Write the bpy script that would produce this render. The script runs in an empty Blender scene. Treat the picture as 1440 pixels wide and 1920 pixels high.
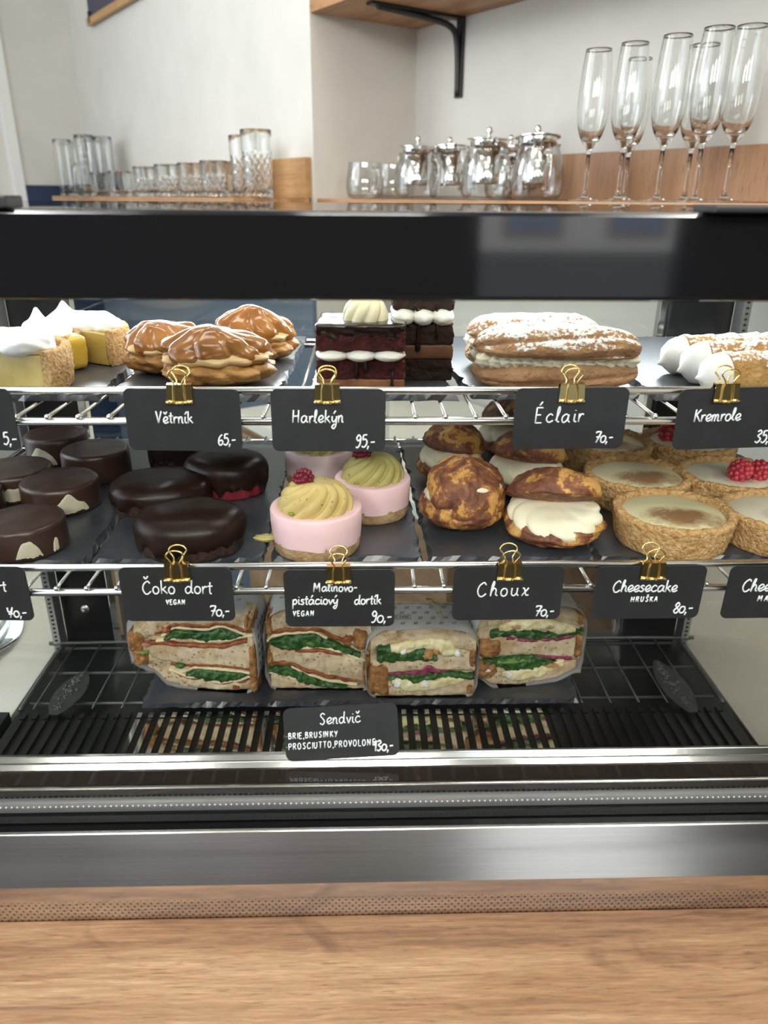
import bpy, bmesh, math, random
import numpy as np
from mathutils import Vector, Matrix, noise

PI = math.pi
sc = bpy.context.scene
C = sc.collection
CAM_Z = 1.40            # eye height above the floor; everything below is measured from the eye

# ------------------------------------------------------------------ camera
F = 1400.0
yaw, pitch, roll = math.radians(1.65), math.radians(22.9), math.radians(.38)
fw = Vector((math.sin(yaw)*math.cos(pitch), math.cos(yaw)*math.cos(pitch), -math.sin(pitch)))
r0 = Vector((math.cos(yaw), -math.sin(yaw), 0)); u0 = r0.cross(fw)
rt = r0*math.cos(roll) + u0*math.sin(roll); up = u0*math.cos(roll) - r0*math.sin(roll)
cam = bpy.data.cameras.new('camera'); cam_o = bpy.data.objects.new('camera', cam); C.objects.link(cam_o)
cam.sensor_fit = 'HORIZONTAL'; cam.sensor_width = 36; cam.lens = 36*F/1440
cam.clip_start = .01
cam.dof.use_dof = True; cam.dof.focus_distance = .64; cam.dof.aperture_fstop = 11
M3 = Matrix((rt, up, -fw)).transposed()
cam_o.matrix_world = M3.to_4x4()
sc.camera = cam_o

def ray(x, y): return fw*F + rt*(x-720) + up*(960-y)
def onz(x, y, z):
    d = ray(x, y); return d*(z/d.z)
def ony(x, y, Y):
    d = ray(x, y); return d*(Y/d.y)
def depth(p): return p.dot(fw)

# ------------------------------------------------------------------ world, lights, exposure
sc.view_settings.view_transform = 'Standard'; sc.view_settings.look = 'None'
sc.view_settings.gamma = 1; sc.view_settings.use_curve_mapping = False
sc.view_settings.exposure = 0.0
sc.cycles.transparent_max_bounces = 40
w = bpy.data.worlds.new('sky'); sc.world = w; w.use_nodes = True
w.node_tree.nodes['Background'].inputs[0].default_value = (.78, .88, 1, 1)
w.node_tree.nodes['Background'].inputs[1].default_value = 3.2

def area(name, loc, target, sx, sy, power, col):
    l = bpy.data.lights.new(name, 'AREA'); l.shape = 'RECTANGLE'; l.size = sx; l.size_y = sy
    l.energy = power; l.color = col
    o = bpy.data.objects.new(name, l); C.objects.link(o); o.location = loc
    o.rotation_euler = (Vector(target)-Vector(loc)).to_track_quat('-Z', 'Y').to_euler()
    return o
# daylight lamp in the window behind the guest, then added ones at the left
area('daylight_fill', (.86, -2.2, .78), (0.2, .9, -.35), .8, 1.2, 1.5, (.95, .98, 1))
area('daylight_fill', (-2.3, .1, .75), (0.1, 1.2, -.1), 1.4, 1.3, 19, (.95, .98, 1))  # added light from the left; a window there is only assumed, none is built
# added unseen lights over the guest side of the counter, brightening the shelves
for x_ in (-.75, 0, .75): area('guest_fill', (x_, -1.15, .72), (x_*.5, .70, -.42), .32, .32, 13.5, (1, .97, .92))
area('daylight_fill', (-2.2, 1.5, 1.0), (0, .65, -.2), .9, .9, 20, (.88, .95, 1))  # added at the back left for bluish highlights; its window is assumed, not built
sun = bpy.data.lights.new('sun', 'SUN'); sun.energy = 5.5; sun.angle = .01; sun.color = (1, .96, .9)
sun_o = bpy.data.objects.new('sun', sun); C.objects.link(sun_o); sun_o.rotation_euler = Vector((.25, -.75, -.62)).to_track_quat('-Z', 'Y').to_euler()   # on the house fronts across the street
# unseen lights added under the shop ceiling
area('ceiling_fill', (-.5, 1.35, 1.42), (-.5, 1.35, 0), .9, .5, 9, (1, .95, .87))
area('ceiling_fill', (.75, .75, 1.42), (.75, .75, 0), .9, .5, 17, (1, .95, .87))
area('ceiling_fill', (0, -.5, 1.42), (0, -.5, 0), 1.2, .5, 13, (1, .96, .9))

# ------------------------------------------------------------------ materials
def new_mat(name):
    m = bpy.data.materials.new(name); m.use_nodes = True
    nt = m.node_tree; b = nt.nodes['Principled BSDF']
    return m, nt, b
def setp(b, **k):
    for n, v in k.items():
        n = n.replace('_', ' ')
        if n in b.inputs: b.inputs[n].default_value = v
def coords(nt, scale=(1, 1, 1), rot=(0, 0, 0)):
    t = nt.nodes.new('ShaderNodeTexCoord'); mp = nt.nodes.new('ShaderNodeMapping')
    mp.inputs['Scale'].default_value = scale; mp.inputs['Rotation'].default_value = rot
    nt.links.new(t.outputs['Object'], mp.inputs[0]); return mp.outputs[0]
def noise_n(nt, vec, scale, detail=4, rough=.55, dist=0):
    n = nt.nodes.new('ShaderNodeTexNoise'); n.inputs['Scale'].default_value = scale
    n.inputs['Detail'].default_value = detail; n.inputs['Roughness'].default_value = rough
    n.inputs['Distortion'].default_value = dist
    nt.links.new(vec, n.inputs['Vector']); return n.outputs['Fac']
def ramp(nt, fac, stops):
    r = nt.nodes.new('ShaderNodeValToRGB'); e = r.color_ramp.elements
    while len(e) < len(stops): e.new(.5)
    for el, (p, c) in zip(e, stops):
        el.position = p; el.color = (*c, 1) if len(c) == 3 else c
    nt.links.new(fac, r.inputs[0]); return r.outputs[0]
def bump(nt, b, h, strength=.3, dist=.002):
    n = nt.nodes.new('ShaderNodeBump'); n.inputs['Strength'].default_value = strength
    n.inputs['Distance'].default_value = dist
    nt.links.new(h, n.inputs['Height']); nt.links.new(n.outputs[0], b.inputs['Normal'])
def mixc(nt, fac, a, bb):
    n = nt.nodes.new('ShaderNodeMix'); n.data_type = 'RGBA'
    nt.links.new(fac, n.inputs[0])
    for i, v in ((6, a), (7, bb)):
        if isinstance(v, tuple): n.inputs[i].default_value = (*v, 1)
        else: nt.links.new(v, n.inputs[i])
    return n.outputs[2]
def math_n(nt, op, a, bb=None):
    n = nt.nodes.new('ShaderNodeMath'); n.operation = op
    for i, v in ((0, a), (1, bb)):
        if v is None: continue
        if isinstance(v, (int, float)): n.inputs[i].default_value = v
        else: nt.links.new(v, n.inputs[i])
    return n.outputs[0]
def plain(name, col, rough=.5, metal=0, **k):
    m, nt, b = new_mat(name); setp(b, Base_Color=(*col, 1), Roughness=rough, Metallic=metal, **k); return m
def mottled(name, stops, scale, rough=.6, bs=.3, bd=.001, bscale=None, sss=0, detail=5, stretch=(1, 1, 1), **k):
    m, nt, b = new_mat(name); v = coords(nt, stretch)
    f = noise_n(nt, v, scale, detail)
    nt.links.new(ramp(nt, f, stops), b.inputs['Base Color'])
    setp(b, Roughness=rough, **k)
    if sss:
        b.inputs['Subsurface Weight'].default_value = sss; b.inputs['Subsurface Radius'].default_value = (.006, .004, .003)
        b.inputs['Subsurface Scale'].default_value = .5
    if bs: bump(nt, b, noise_n(nt, v, bscale or scale*3, 4), bs, bd)
    return m
def sugar_dusted(name, stops, scale, rough=.5, amount=.55):
    """baked pastry with icing sugar lying on the faces that look up"""
    m, nt, b = new_mat(name); v = coords(nt)
    base = ramp(nt, noise_n(nt, v, scale, 5), stops)
    t = nt.nodes.new('ShaderNodeTexCoord'); s = nt.nodes.new('ShaderNodeSeparateXYZ')
    nt.links.new(t.outputs['Normal'], s.inputs[0])
    n1 = noise_n(nt, v, 330, 3); n2 = noise_n(nt, v, 55, 3)
    q = math_n(nt, 'ADD', math_n(nt, 'MULTIPLY', s.outputs['Z'], 1.0), math_n(nt, 'MULTIPLY', math_n(nt, 'SUBTRACT', n1, .5), 1.9))
    q = math_n(nt, 'ADD', q, math_n(nt, 'MULTIPLY', math_n(nt, 'SUBTRACT', n2, .5), 1.5))
    q = ramp(nt, q, [(amount-.06, (0, 0, 0)), (amount+.12, (1, 1, 1))])
    nt.links.new(mixc(nt, q, base, (.9, .88, .86)), b.inputs['Base Color'])
    setp(b, Roughness=rough); bump(nt, b, math_n(nt, 'ADD', n1, n2), .8, .0025)
    return m
def facing_glass(name, tint, edge, f0=.04, rough=0.0, power=5.0):
    """thin clear pane: see-through, with a mirror share that grows towards grazing view"""
    m = bpy.data.materials.new(name); m.use_nodes = True; nt = m.node_tree; nt.nodes.clear()
    out = nt.nodes.new('ShaderNodeOutputMaterial'); mix = nt.nodes.new('ShaderNodeMixShader')
    tr = nt.nodes.new('ShaderNodeBsdfTransparent'); gl = nt.nodes.new('ShaderNodeBsdfGlossy')
    gl.inputs['Roughness'].default_value = rough
    lw = nt.nodes.new('ShaderNodeLayerWeight'); lw.inputs['Blend'].default_value = .5
    fr = math_n(nt, 'POWER', lw.outputs['Facing'], power)
    fac = math_n(nt, 'ADD', math_n(nt, 'MULTIPLY', fr, 1-f0), f0)
    nt.links.new(mixc(nt, math_n(nt, 'POWER', lw.outputs['Facing'], 3.0), tint, edge), tr.inputs[0])
    nt.links.new(fac, mix.inputs[0]); nt.links.new(tr.outputs[0], mix.inputs[1]); nt.links.new(gl.outputs[0], mix.inputs[2])
    nt.links.new(mix.outputs[0], out.inputs[0]); return m
def solid_glass(name, col=(1, 1, 1), rough=0.0, ior=1.48):
    m = bpy.data.materials.new(name); m.use_nodes = True; nt = m.node_tree; nt.nodes.clear()
    out = nt.nodes.new('ShaderNodeOutputMaterial'); g = nt.nodes.new('ShaderNodeBsdfGlass')
    g.inputs['Color'].default_value = (*col, 1); g.inputs['Roughness'].default_value = rough; g.inputs['IOR'].default_value = ior
    nt.links.new(g.outputs[0], out.inputs[0]); return m
def wood(name, cols, scale=1.0, axis='X', rough=.4, knots=True, contrast=1.0):
    m, nt, b = new_mat(name)
    st = {'X': (.55, 9, 9), 'Y': (9, .55, 9), 'Z': (9, 9, .55)}[axis]
    st = tuple(s*scale for s in st)
    v = coords(nt, st)
    if knots:
        vk = coords(nt, tuple((2.2 if s < 2 else 5)*1 for s in st))
        k = noise_n(nt, vk, 1.3, 2, .5, .6)
        sp = nt.nodes.new('ShaderNodeMix'); sp.data_type = 'VECTOR'; sp.inputs[0].default_value = .05
        cb = nt.nodes.new('ShaderNodeCombineXYZ'); nt.links.new(math_n(nt, 'MULTIPLY', k, 6.0), cb.inputs[0 if axis != 'X' else 1])
        nt.links.new(v, sp.inputs[4]); nt.links.new(cb.outputs[0], sp.inputs[5]); vv = sp.outputs[1]
    else: vv = v
    big = noise_n(nt, vv, 1.6, 3, .5, .4); fine = noise_n(nt, vv, 9, 6, .7)
    pores = noise_n(nt, coords(nt, tuple(s*(3 if s > 2 else 5) for s in st)), 7, 3, .6)
    f = math_n(nt, 'ADD', math_n(nt, 'MULTIPLY', big, .62), math_n(nt, 'MULTIPLY', fine, .38))
    base = ramp(nt, f, [(.5-.17/contrast, cols[0]), (.5, cols[1]), (.5+.16/contrast, cols[2])])
    pm = ramp(nt, pores, [(.32, (1, 1, 1)), (.42, (0, 0, 0))])
    col = mixc(nt, math_n(nt, 'MULTIPLY', pm, .55), base, tuple(c*.45 for c in cols[0]))
    if knots:
        fib = noise_n(nt, coords(nt, (26, 620, 620)), 2.0, 4, .7)
        col = mixc(nt, math_n(nt, 'MULTIPLY', ramp(nt, fib, [(.46, (1, 1, 1)), (.60, (0, 0, 0))]), .34), col, tuple(c*.75 for c in cols[0]))
        str_ = noise_n(nt, coords(nt, (5, 110, 110)), 1.0, 3, .6, .3)
        col = mixc(nt, math_n(nt, 'MULTIPLY', ramp(nt, str_, [(.28, (1, 1, 1)), (.36, (0, 0, 0))]), .6), col, tuple(c*.6 for c in cols[0]))
        kn = noise_n(nt, coords(nt, (11, 24, 24)), 1.0, 3, .6, .8)
        col = mixc(nt, math_n(nt, 'MULTIPLY', ramp(nt, kn, [(.60, (0, 0, 0)), (.74, (1, 1, 1))]), .62), col, tuple(c*.55 for c in cols[0]))
    nt.links.new(col, b.inputs['Base Color']); setp(b, Roughness=rough)
    bump(nt, b, fine, .12, .0006); return m

M = {}
M['plaster'] = mottled('plaster', [(.3, (.60, .585, .53)), (.7, (.66, .64, .585))], 6, .85, .12, .002, 60)
M['plaster_shade'] = mottled('plaster_ceiling', [(.3, (.78, .77, .74)), (.7, (.82, .81, .78))], 5, .9, 0)
M['navy'] = plain('navy_paint', (.012, .03, .075), .5)
M['floor'] = mottled('floor_tile', [(.3, (.16, .11, .075)), (.7, (.24, .17, .12))], 9, .45, .1)
M['counter'] = wood('counter_oak', [(.12, .055, .026), (.32, .172, .083), (.46, .285, .155)], 4.2, 'X', .40)
M['shelf_wood'] = wood('shelf_oak', [(.24, .115, .05), (.40, .21, .095), (.50, .29, .15)], 1.5, 'X', .45, False)
M['board_wood'] = wood('board_oak', [(.26, .125, .055), (.38, .20, .095), (.46, .265, .135)], 1.5, 'Z', .45, False, .9)
M['hanger_wood'] = wood('hanger_oak', [(.30, .15, .05), (.45, .25, .10), (.55, .33, .15)], 2, 'X', .5, False)
M['gloss_black'] = plain('gloss_black', (.006, .006, .007), .06, IOR=1.9)
M['sill_black'] = plain('sill_black', (.006, .006, .006), .07, IOR=2.1)
M['frame_black'] = plain('frame_black', (.003, .003, .0035), .18, Specular_IOR_Level=.15)
M['lip_steel'] = plain('lip_steel', (.43, .42, .40), .13, 1)
M['black'] = plain('black', (.01, .01, .011), .3)
M['satin_black'] = plain('satin_black', (.014, .014, .015), .42)
M['deck_black'] = plain('deck_black', (.008, .009, .009), .35)
M['asphalt'] = plain('asphalt', (.045, .047, .05), .7)
M['street_pane'] = plain('street_pane', (.16, .22, .33), .1)
M['house_wall'] = plain('house_wall', (.50, .49, .455), .8)
M['dark_wall'] = plain('dark_wall', (.03, .027, .025), .6)
M['dark_floor'] = mottled('dark_floor', [(.3, (.045, .038, .032)), (.7, (.07, .06, .05))], 9, .5, .1)
M['chrome'] = plain('chrome', (.78, .77, .74), .14, 1)
M['mirror_steel'] = plain('mirror_steel', (.66, .65, .62), .06, 1)
M['rod_steel'] = plain('rod_steel', (.72, .71, .68), .2, 1)
M['dark_wire'] = plain('dark_wire', (.11, .11, .105), .35, .6)
M['gold'] = plain('gold', (.83, .62, .26), .2, 1)
M['card'] = mottled('slate_card', [(.3, (.016, .017, .018)), (.7, (.024, .025, .027))], 90, .5, .05)
M['chalk'] = plain('chalk', (.86, .90, .92), .8)
M['ink'] = plain('ink', (.035, .035, .04), .6)
M['pane'] = facing_glass('pane_glass', (.965, .975, .97), (.75, .8, .78), .015)
M['rear_pane'] = facing_glass('rear_glass', (.90, .92, .91), (.6, .65, .64), .04)
M['clear_glass'] = solid_glass('clear_glass', (.985, .99, .985))
M['thin_glass'] = facing_glass('thin_glass', (.975, .98, .975), (.62, .63, .62), .075, .0, 3.0)
M['spacer'] = plain('spacer_aluminium', (.5, .5, .5), .38, .9)
M['spacer_dot'] = plain('spacer_dot', (.9, .9, .9), .3, .5)
def brushed(name, col, rough):
    m, nt, b = new_mat(name); v = coords(nt, (3, 400, 400))
    n = noise_n(nt, v, 3, 5, .7)
    nt.links.new(ramp(nt, n, [(.3, tuple(c*.86 for c in col)), (.7, col)]), b.inputs['Base Color'])
    setp(b, Metallic=1, Roughness=rough, Anisotropic=.35, Anisotropic_Rotation=.25)
    tg = nt.nodes.new('ShaderNodeTangent'); tg.direction_type = 'RADIAL'; tg.axis = 'Z'
    nt.links.new(tg.outputs[0], b.inputs['Tangent']); bump(nt, b, n, .03, .0004); return m
M['brushed'] = brushed('brushed_steel', (.42, .41, .40), .20)
def perforated():
    m, nt, b = new_mat('perforated_steel'); v = coords(nt)
    s = nt.nodes.new('ShaderNodeSeparateXYZ'); nt.links.new(v, s.inputs[0])
    px, pz = .0044, .0027
    row = math_n(nt, 'FLOOR', math_n(nt, 'DIVIDE', s.outputs['Z'], pz))
    xo = math_n(nt, 'ADD', math_n(nt, 'DIVIDE', s.outputs['X'], px), math_n(nt, 'MULTIPLY', math_n(nt, 'MODULO', row, 2.0), .5))
    dx = math_n(nt, 'MULTIPLY', math_n(nt, 'SUBTRACT', math_n(nt, 'FRACT', xo), .5), px)
    dz = math_n(nt, 'MULTIPLY', math_n(nt, 'SUBTRACT', math_n(nt, 'FRACT', math_n(nt, 'DIVIDE', s.outputs['Z'], pz)), .5), pz)
    d = math_n(nt, 'SQRT', math_n(nt, 'ADD', math_n(nt, 'MULTIPLY', dx, dx), math_n(nt, 'MULTIPLY', dz, dz)))
    hole = math_n(nt, 'LESS_THAN', d, .00085)
    low = math_n(nt, 'LESS_THAN', s.outputs['Z'], -.4255)
    hole = math_n(nt, 'MULTIPLY', hole, low)
    nt.links.new(mixc(nt, hole, (.62, .60, .575), (.26, .23, .20)), b.inputs['Base Color'])
    setp(b, Metallic=1, Roughness=.09); return m
M['perforated'] = perforated()
def slate(name='slate'):
    m, nt, b = new_mat(name); v = coords(nt, (1, 1, 3))
    f = noise_n(nt, v, 26, 6, .65)
    nt.links.new(ramp(nt, f, [(.3, (.024, .028, .034)), (.7, (.056, .063, .074))]), b.inputs['Base Color'])
    setp(b, Roughness=.34, IOR=1.8); bump(nt, b, noise_n(nt, v, 60, 6, .7), .10, .0010); return m
M['slate'] = slate()
# foods
M['crust'] = mottled('shortcrust', [(.25, (.40, .19, .055)), (.5, (.64, .38, .15)), (.75, (.80, .55, .28))], 240, .85, 1.0, .004, 380)
M['lemon_crust'] = mottled('crumbly_crust', [(.25, (.48, .24, .07)), (.5, (.66, .39, .15)), (.75, (.78, .55, .29))], 300, .85, 1.0, .004, 420)
M['curd'] = mottled('lemon_curd', [(.3, (.62, .40, .05)), (.7, (.75, .52, .09))], 45, .3, .2, .001, 120, .15)
M['pale_curd'] = mottled('baked_curd', [(.3, (.42, .29, .05)), (.7, (.60, .45, .14))], 40, .4, .2, .001, 150, .15)
M['meringue'] = mottled('meringue', [(.3, (.86, .85, .83)), (.75, (.90, .89, .87))], 12, .55, .06, .001, 90, .15)
M['toast'] = mottled('toasted_meringue', [(.3, (.62, .33, .09)), (.7, (.80, .56, .26))], 40, .55, .1)
M['caramel'] = mottled('caramel_glaze', [(.25, (.19, .060, .010)), (.5, (.33, .125, .024)), (.75, (.46, .21, .05))], 32, .17, .10, .0025, 26, .0, 5, Coat_Weight=.3, Coat_Roughness=.05)
M['choux_gold'] = mottled('choux_bun', [(.25, (.20, .075, .015)), (.5, (.42, .19, .045)), (.75, (.60, .33, .10))], 45, .5, .9, .003, 120)
M['coffee_cream'] = mottled('caramel_cream', [(.3, (.66, .42, .17)), (.7, (.76, .55, .28))], 40, .5, .3, .001, 90, .1)
M['cream'] = mottled('vanilla_cream', [(.3, (.80, .73, .52)), (.7, (.86, .81, .63))], 40, .5, .2, .001, 90, .12)
M['white_cream'] = mottled('white_cream', [(.3, (.82, .80, .70)), (.7, (.88, .86, .78))], 40, .5, .25, .001, 120, .1)
M['rosette'] = mottled('butter_cream', [(.3, (.74, .66, .42)), (.7, (.82, .75, .52))], 40, .5, .2, .001, 120, .1)
M['red_sponge'] = mottled('red_sponge', [(.3, (.035, .006, .005)), (.55, (.095, .012, .010)), (.75, (.16, .028, .020))], 150, .9, 1, .003, 320)
M['dark_sponge'] = mottled('dark_sponge', [(.3, (.016, .007, .004)), (.7, (.055, .022, .012))], 150, .9, 1, .003, 320)
M['choc_mousse'] = mottled('chocolate_mousse', [(.3, (.16, .062, .026)), (.7, (.23, .095, .042))], 50, .6, .4, .0015, 150)
M['nougat'] = mottled('nougat_base', [(.3, (.17, .055, .018)), (.7, (.34, .14, .05))], 60, .55, .5, .002, 150)
M['choc_gloss'] = mottled('glossy_chocolate', [(.3, (.014, .006, .004)), (.7, (.024, .010, .007))], 30, .13, .1, .001, 40)
M['choc_satin'] = mottled('satin_chocolate', [(.3, (.030, .0135, .0085)), (.7, (.050, .024, .016))], 40, .36, .12, .001, 60)
M['choc_dome'] = mottled('dark_chocolate', [(.3, (.024, .010, .006)), (.7, (.038, .017, .011))], 30, .34, .15, .001, 50)
M['red_jelly'] = mottled('berry_crumb', [(.3, (.09, .006, .012)), (.7, (.22, .016, .03))], 90, .4, .6, .002, 200)
M['pink'] = mottled('pink_mousse', [(.3, (.80, .52, .54)), (.7, (.85, .60, .61))], 14, .5, .15, .0008, 150, .12)
M['pale_pink'] = mottled('pale_pink_mousse', [(.3, (.80, .60, .60)), (.7, (.85, .68, .66))], 14, .5, .15, .0008, 150, .12)
M['biscuit'] = mottled('biscuit_base', [(.3, (.28, .17, .07)), (.7, (.50, .35, .19))], 120, .9, .9, .002, 300)
def speckled(name, stops):
    m, nt, b = new_mat(name); v = coords(nt)
    base = ramp(nt, noise_n(nt, v, 35, 4), stops)
    sp = ramp(nt, noise_n(nt, v, 260, 2), [(.68, (0, 0, 0)), (.72, (1, 1, 1))])
    nt.links.new(mixc(nt, math_n(nt, 'MULTIPLY', sp, .75), base, (.10, .10, .02)), b.inputs['Base Color'])
    setp(b, Roughness=.55); bump(nt, b, noise_n(nt, v, 150, 3), .3, .001); return m
M['pistachio_cream'] = speckled('pistachio_cream', [(.3, (.34, .29, .085)), (.7, (.47, .41, .15))])
M['tan_cream'] = speckled('peanut_cream', [(.3, (.50, .36, .12)), (.7, (.62, .48, .19))])
M['pistachio'] = mottled('pistachio_nut', [(.3, (.12, .18, .02)), (.7, (.30, .36, .06))], 200, .6, .4)
M['raspberry'] = mottled('raspberry', [(.3, (.10, .004, .012)), (.7, (.24, .014, .032))], 90, .38, .3, .001, 300)
M['fresh_raspberry'] = mottled('fresh_raspberry', [(.3, (.36, .02, .04)), (.7, (.58, .07, .09))], 90, .35, .3, .001, 300)
def craquelin():
    m, nt, b = new_mat('craquelin'); v = coords(nt)
    wv = noise_n(nt, v, 50, 5, .62, .8); fine = noise_n(nt, v, 210, 4, .7)
    f = math_n(nt, 'ADD', math_n(nt, 'MULTIPLY', wv, .72), math_n(nt, 'MULTIPLY', fine, .28))
    col = ramp(nt, f, [(.34, (.075, .022, .010)), (.45, (.17, .058, .026)), (.515, (.27, .10, .035)), (.545, (.54, .27, .065)), (.66, (.68, .40, .13))])
    nt.links.new(col, b.inputs['Base Color']); setp(b, Roughness=.62)
    inv = math_n(nt, 'SUBTRACT', 1.0, f); bump(nt, b, math_n(nt, 'ADD', inv, math_n(nt, 'MULTIPLY', fine, .3)), .9, .003); return m
M['craquelin'] = craquelin()
M['eclair'] = sugar_dusted('sugared_eclair', [(.3, (.30, .13, .045)), (.7, (.52, .29, .12))], 45, .6, .72)
M['eclair_base'] = sugar_dusted('eclair_base', [(.3, (.28, .12, .045)), (.7, (.50, .28, .13))], 45, .6, 1.25)
M['roll'] = sugar_dusted('sugared_roll', [(.3, (.30, .13, .03)), (.5, (.52, .28, .08)), (.7, (.66, .42, .17))], 40, .55, .78)
def filling(name, base, patch, thr=.53):
    m, nt, b = new_mat(name); v = coords(nt)
    t = nt.nodes.new('ShaderNodeTexCoord'); s = nt.nodes.new('ShaderNodeSeparateXYZ'); nt.links.new(t.outputs['Object'], s.inputs[0])
    a = math_n(nt, 'MULTIPLY', math_n(nt, 'ADD', s.outputs['Y'], .012), 60.0); a = math_n(nt, 'MULTIPLY', a, a)
    c = math_n(nt, 'MULTIPLY', math_n(nt, 'SUBTRACT', s.outputs['X'], .004), 34.0); c = math_n(nt, 'MULTIPLY', c, c)
    g = math_n(nt, 'SUBTRACT', 1.0, math_n(nt, 'ADD', a, c))
    n = noise_n(nt, v, 60, 5, .7, .8)
    q = math_n(nt, 'ADD', math_n(nt, 'MULTIPLY', g, .22), math_n(nt, 'MULTIPLY', n, .6))
    q = ramp(nt, q, [(thr-.12, (0, 0, 0)), (thr+.10, (1, 1, 1))])
    bs = ramp(nt, noise_n(nt, v, 22, 4), [(.3, tuple(x*.86 for x in base)), (.7, base)])
    nt.links.new(mixc(nt, q, bs, patch), b.inputs['Base Color']); setp(b, Roughness=.38)
    bump(nt, b, noise_n(nt, v, 90, 4), .15, .001); return m
M['pear_filling'] = filling('baked_custard', (.78, .70, .42), (.30, .16, .075), .36)
M['berry_filling'] = filling('berry_custard', (.80, .74, .56), (.42, .27, .27), .44)
def bread():
    m, nt, b = new_mat('bread_crumb'); v = coords(nt)
    vo = nt.nodes.new('ShaderNodeTexVoronoi'); vo.inputs['Scale'].default_value = 170; nt.links.new(v, vo.inputs['Vector'])
    n = noise_n(nt, v, 70, 5, .65); big = noise_n(nt, v, 30, 3)
    base = ramp(nt, n, [(.28, (.30, .20, .10)), (.45, (.53, .42, .27)), (.75, (.76, .62, .42))])
    hole = ramp(nt, math_n(nt, 'ADD', vo.outputs['Distance'], math_n(nt, 'MULTIPLY', big, .6)), [(.42, (1, 1, 1)), (.50, (0, 0, 0))])
    toast = ramp(nt, noise_n(nt, v, 26, 4, .6, .5), [(.50, (0, 0, 0)), (.66, (1, 1, 1))])
    base = mixc(nt, math_n(nt, 'MULTIPLY', toast, .65), base, (.36, .17, .05))
    nt.links.new(mixc(nt, math_n(nt, 'MULTIPLY', hole, .6), base, (.20, .12, .055)), b.inputs['Base Color'])
    setp(b, Roughness=.85); bump(nt, b, math_n(nt, 'SUBTRACT', n, math_n(nt, 'MULTIPLY', hole, .5)), .8, .002); return m
M['bread'] = bread()
M['bread_crust'] = mottled('bread_crust', [(.25, (.11, .038, .010)), (.5, (.32, .14, .04)), (.75, (.52, .28, .10))], 120, .6, .9, .003, 260)
M['sauce'] = mottled('tomato_sauce', [(.3, (.15, .028, .010)), (.7, (.36, .115, .032))], 90, .4, .6, .0015, 180)
M['ham'] = mottled('ham', [(.3, (.30, .08, .06)), (.7, (.48, .19, .14))], 80, .4, .3)
M['cheese'] = mottled('provolone', [(.3, (.72, .60, .34)), (.7, (.80, .71, .48))], 40, .4, .15, .001, 90, .1)
M['brie'] = mottled('brie', [(.3, (.70, .58, .27)), (.55, (.78, .70, .42)), (.75, (.86, .82, .66))], 70, .4, .4, .0015, 120, .1)
M['brie_rind'] = mottled('brie_rind', [(.3, (.80, .80, .76)), (.7, (.86, .86, .83))], 60, .6, .3)
M['leaf'] = mottled('spinach', [(.25, (.010, .038, .008)), (.5, (.026, .085, .016)), (.75, (.075, .18, .035))], 95, .38, .8, .0025, 150)
M['pale_leaf'] = mottled('lettuce', [(.3, (.07, .18, .03)), (.7, (.20, .34, .08))], 80, .4, .5)
M['cranberry'] = mottled('cranberry', [(.3, (.15, .012, .045)), (.7, (.34, .06, .12))], 100, .4, .6)
M['walnut'] = mottled('walnut', [(.3, (.36, .17, .05)), (.7, (.55, .33, .13))], 110, .6, .6)
M['paper'] = mottled('greaseproof_paper', [(.3, (.70, .70, .70)), (.7, (.80, .80, .80))], 25, .6, .5, .002, 45)
M['twine'] = mottled('twine', [(.3, (.30, .20, .10)), (.7, (.48, .35, .20))], 300, .9, .5)
M['white_top'] = mottled('white_worktop', [(.3, (.76, .72, .63)), (.7, (.86, .82, .74))], 5, .4, .1, .002, 9)
M['side_wall'] = mottled('side_panel', [(.3, (.50, .49, .43)), (.7, (.60, .59, .53))], 5, .45, .05)
M['cabinet'] = wood('cabinet_oak', [(.22, .12, .06), (.32, .19, .10), (.40, .26, .15)], 1.2, 'X', .5, False)
M['poster'] = plain('poster_paper', (.05, .05, .085), .6)

# ------------------------------------------------------------------ mesh helpers
def obj(name, bm, mat, parent=None, smooth=True, loc=None):
    me = bpy.data.meshes.new(name); bmesh.ops.recalc_face_normals(bm, faces=bm.faces[:]); bm.to_mesh(me); bm.free()
    if smooth: me.polygons.foreach_set('use_smooth', [True]*len(me.polygons))
    me.materials.append(M[mat] if isinstance(mat, str) else mat)
    o = bpy.data.objects.new(name, me); C.objects.link(o)
    if parent: o.parent = parent
    if loc is not None: o.location = loc
    return o
def sharp(o, ang=40):
    """smooth shading with creases kept"""
    bm = bmesh.new(); bm.from_mesh(o.data)
    for e in bm.edges:
        if len(e.link_faces) == 2 and e.calc_face_angle(0) > math.radians(ang): e.smooth = False
    bm.to_mesh(o.data); bm.free(); return o
def thing(name, label, cat, loc=(0, 0, 0), rz=0, group=None):
    o = bpy.data.objects.new(name, None); C.objects.link(o); o.empty_display_size = .02
    o.location = loc; o.rotation_euler = (0, 0, rz); o['label'] = label; o['category'] = cat
    if group: o['group'] = group
    return o
def tag(o, label, cat, group=None):
    o['label'] = label; o['category'] = cat
    if group: o['group'] = group
    return o
def struct(name, bm, mat, smooth=False):
    o = obj(name, bm, mat, None, smooth); o['kind'] = 'structure'; return o
def NB(): return bmesh.new()
def add(dst, src, mx=None):
    me = bpy.data.meshes.new('tmp'); src.to_mesh(me); src.free()
    if mx is not None: me.transform(mx)
    dst.from_mesh(me); bpy.data.meshes.remove(me)
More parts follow.
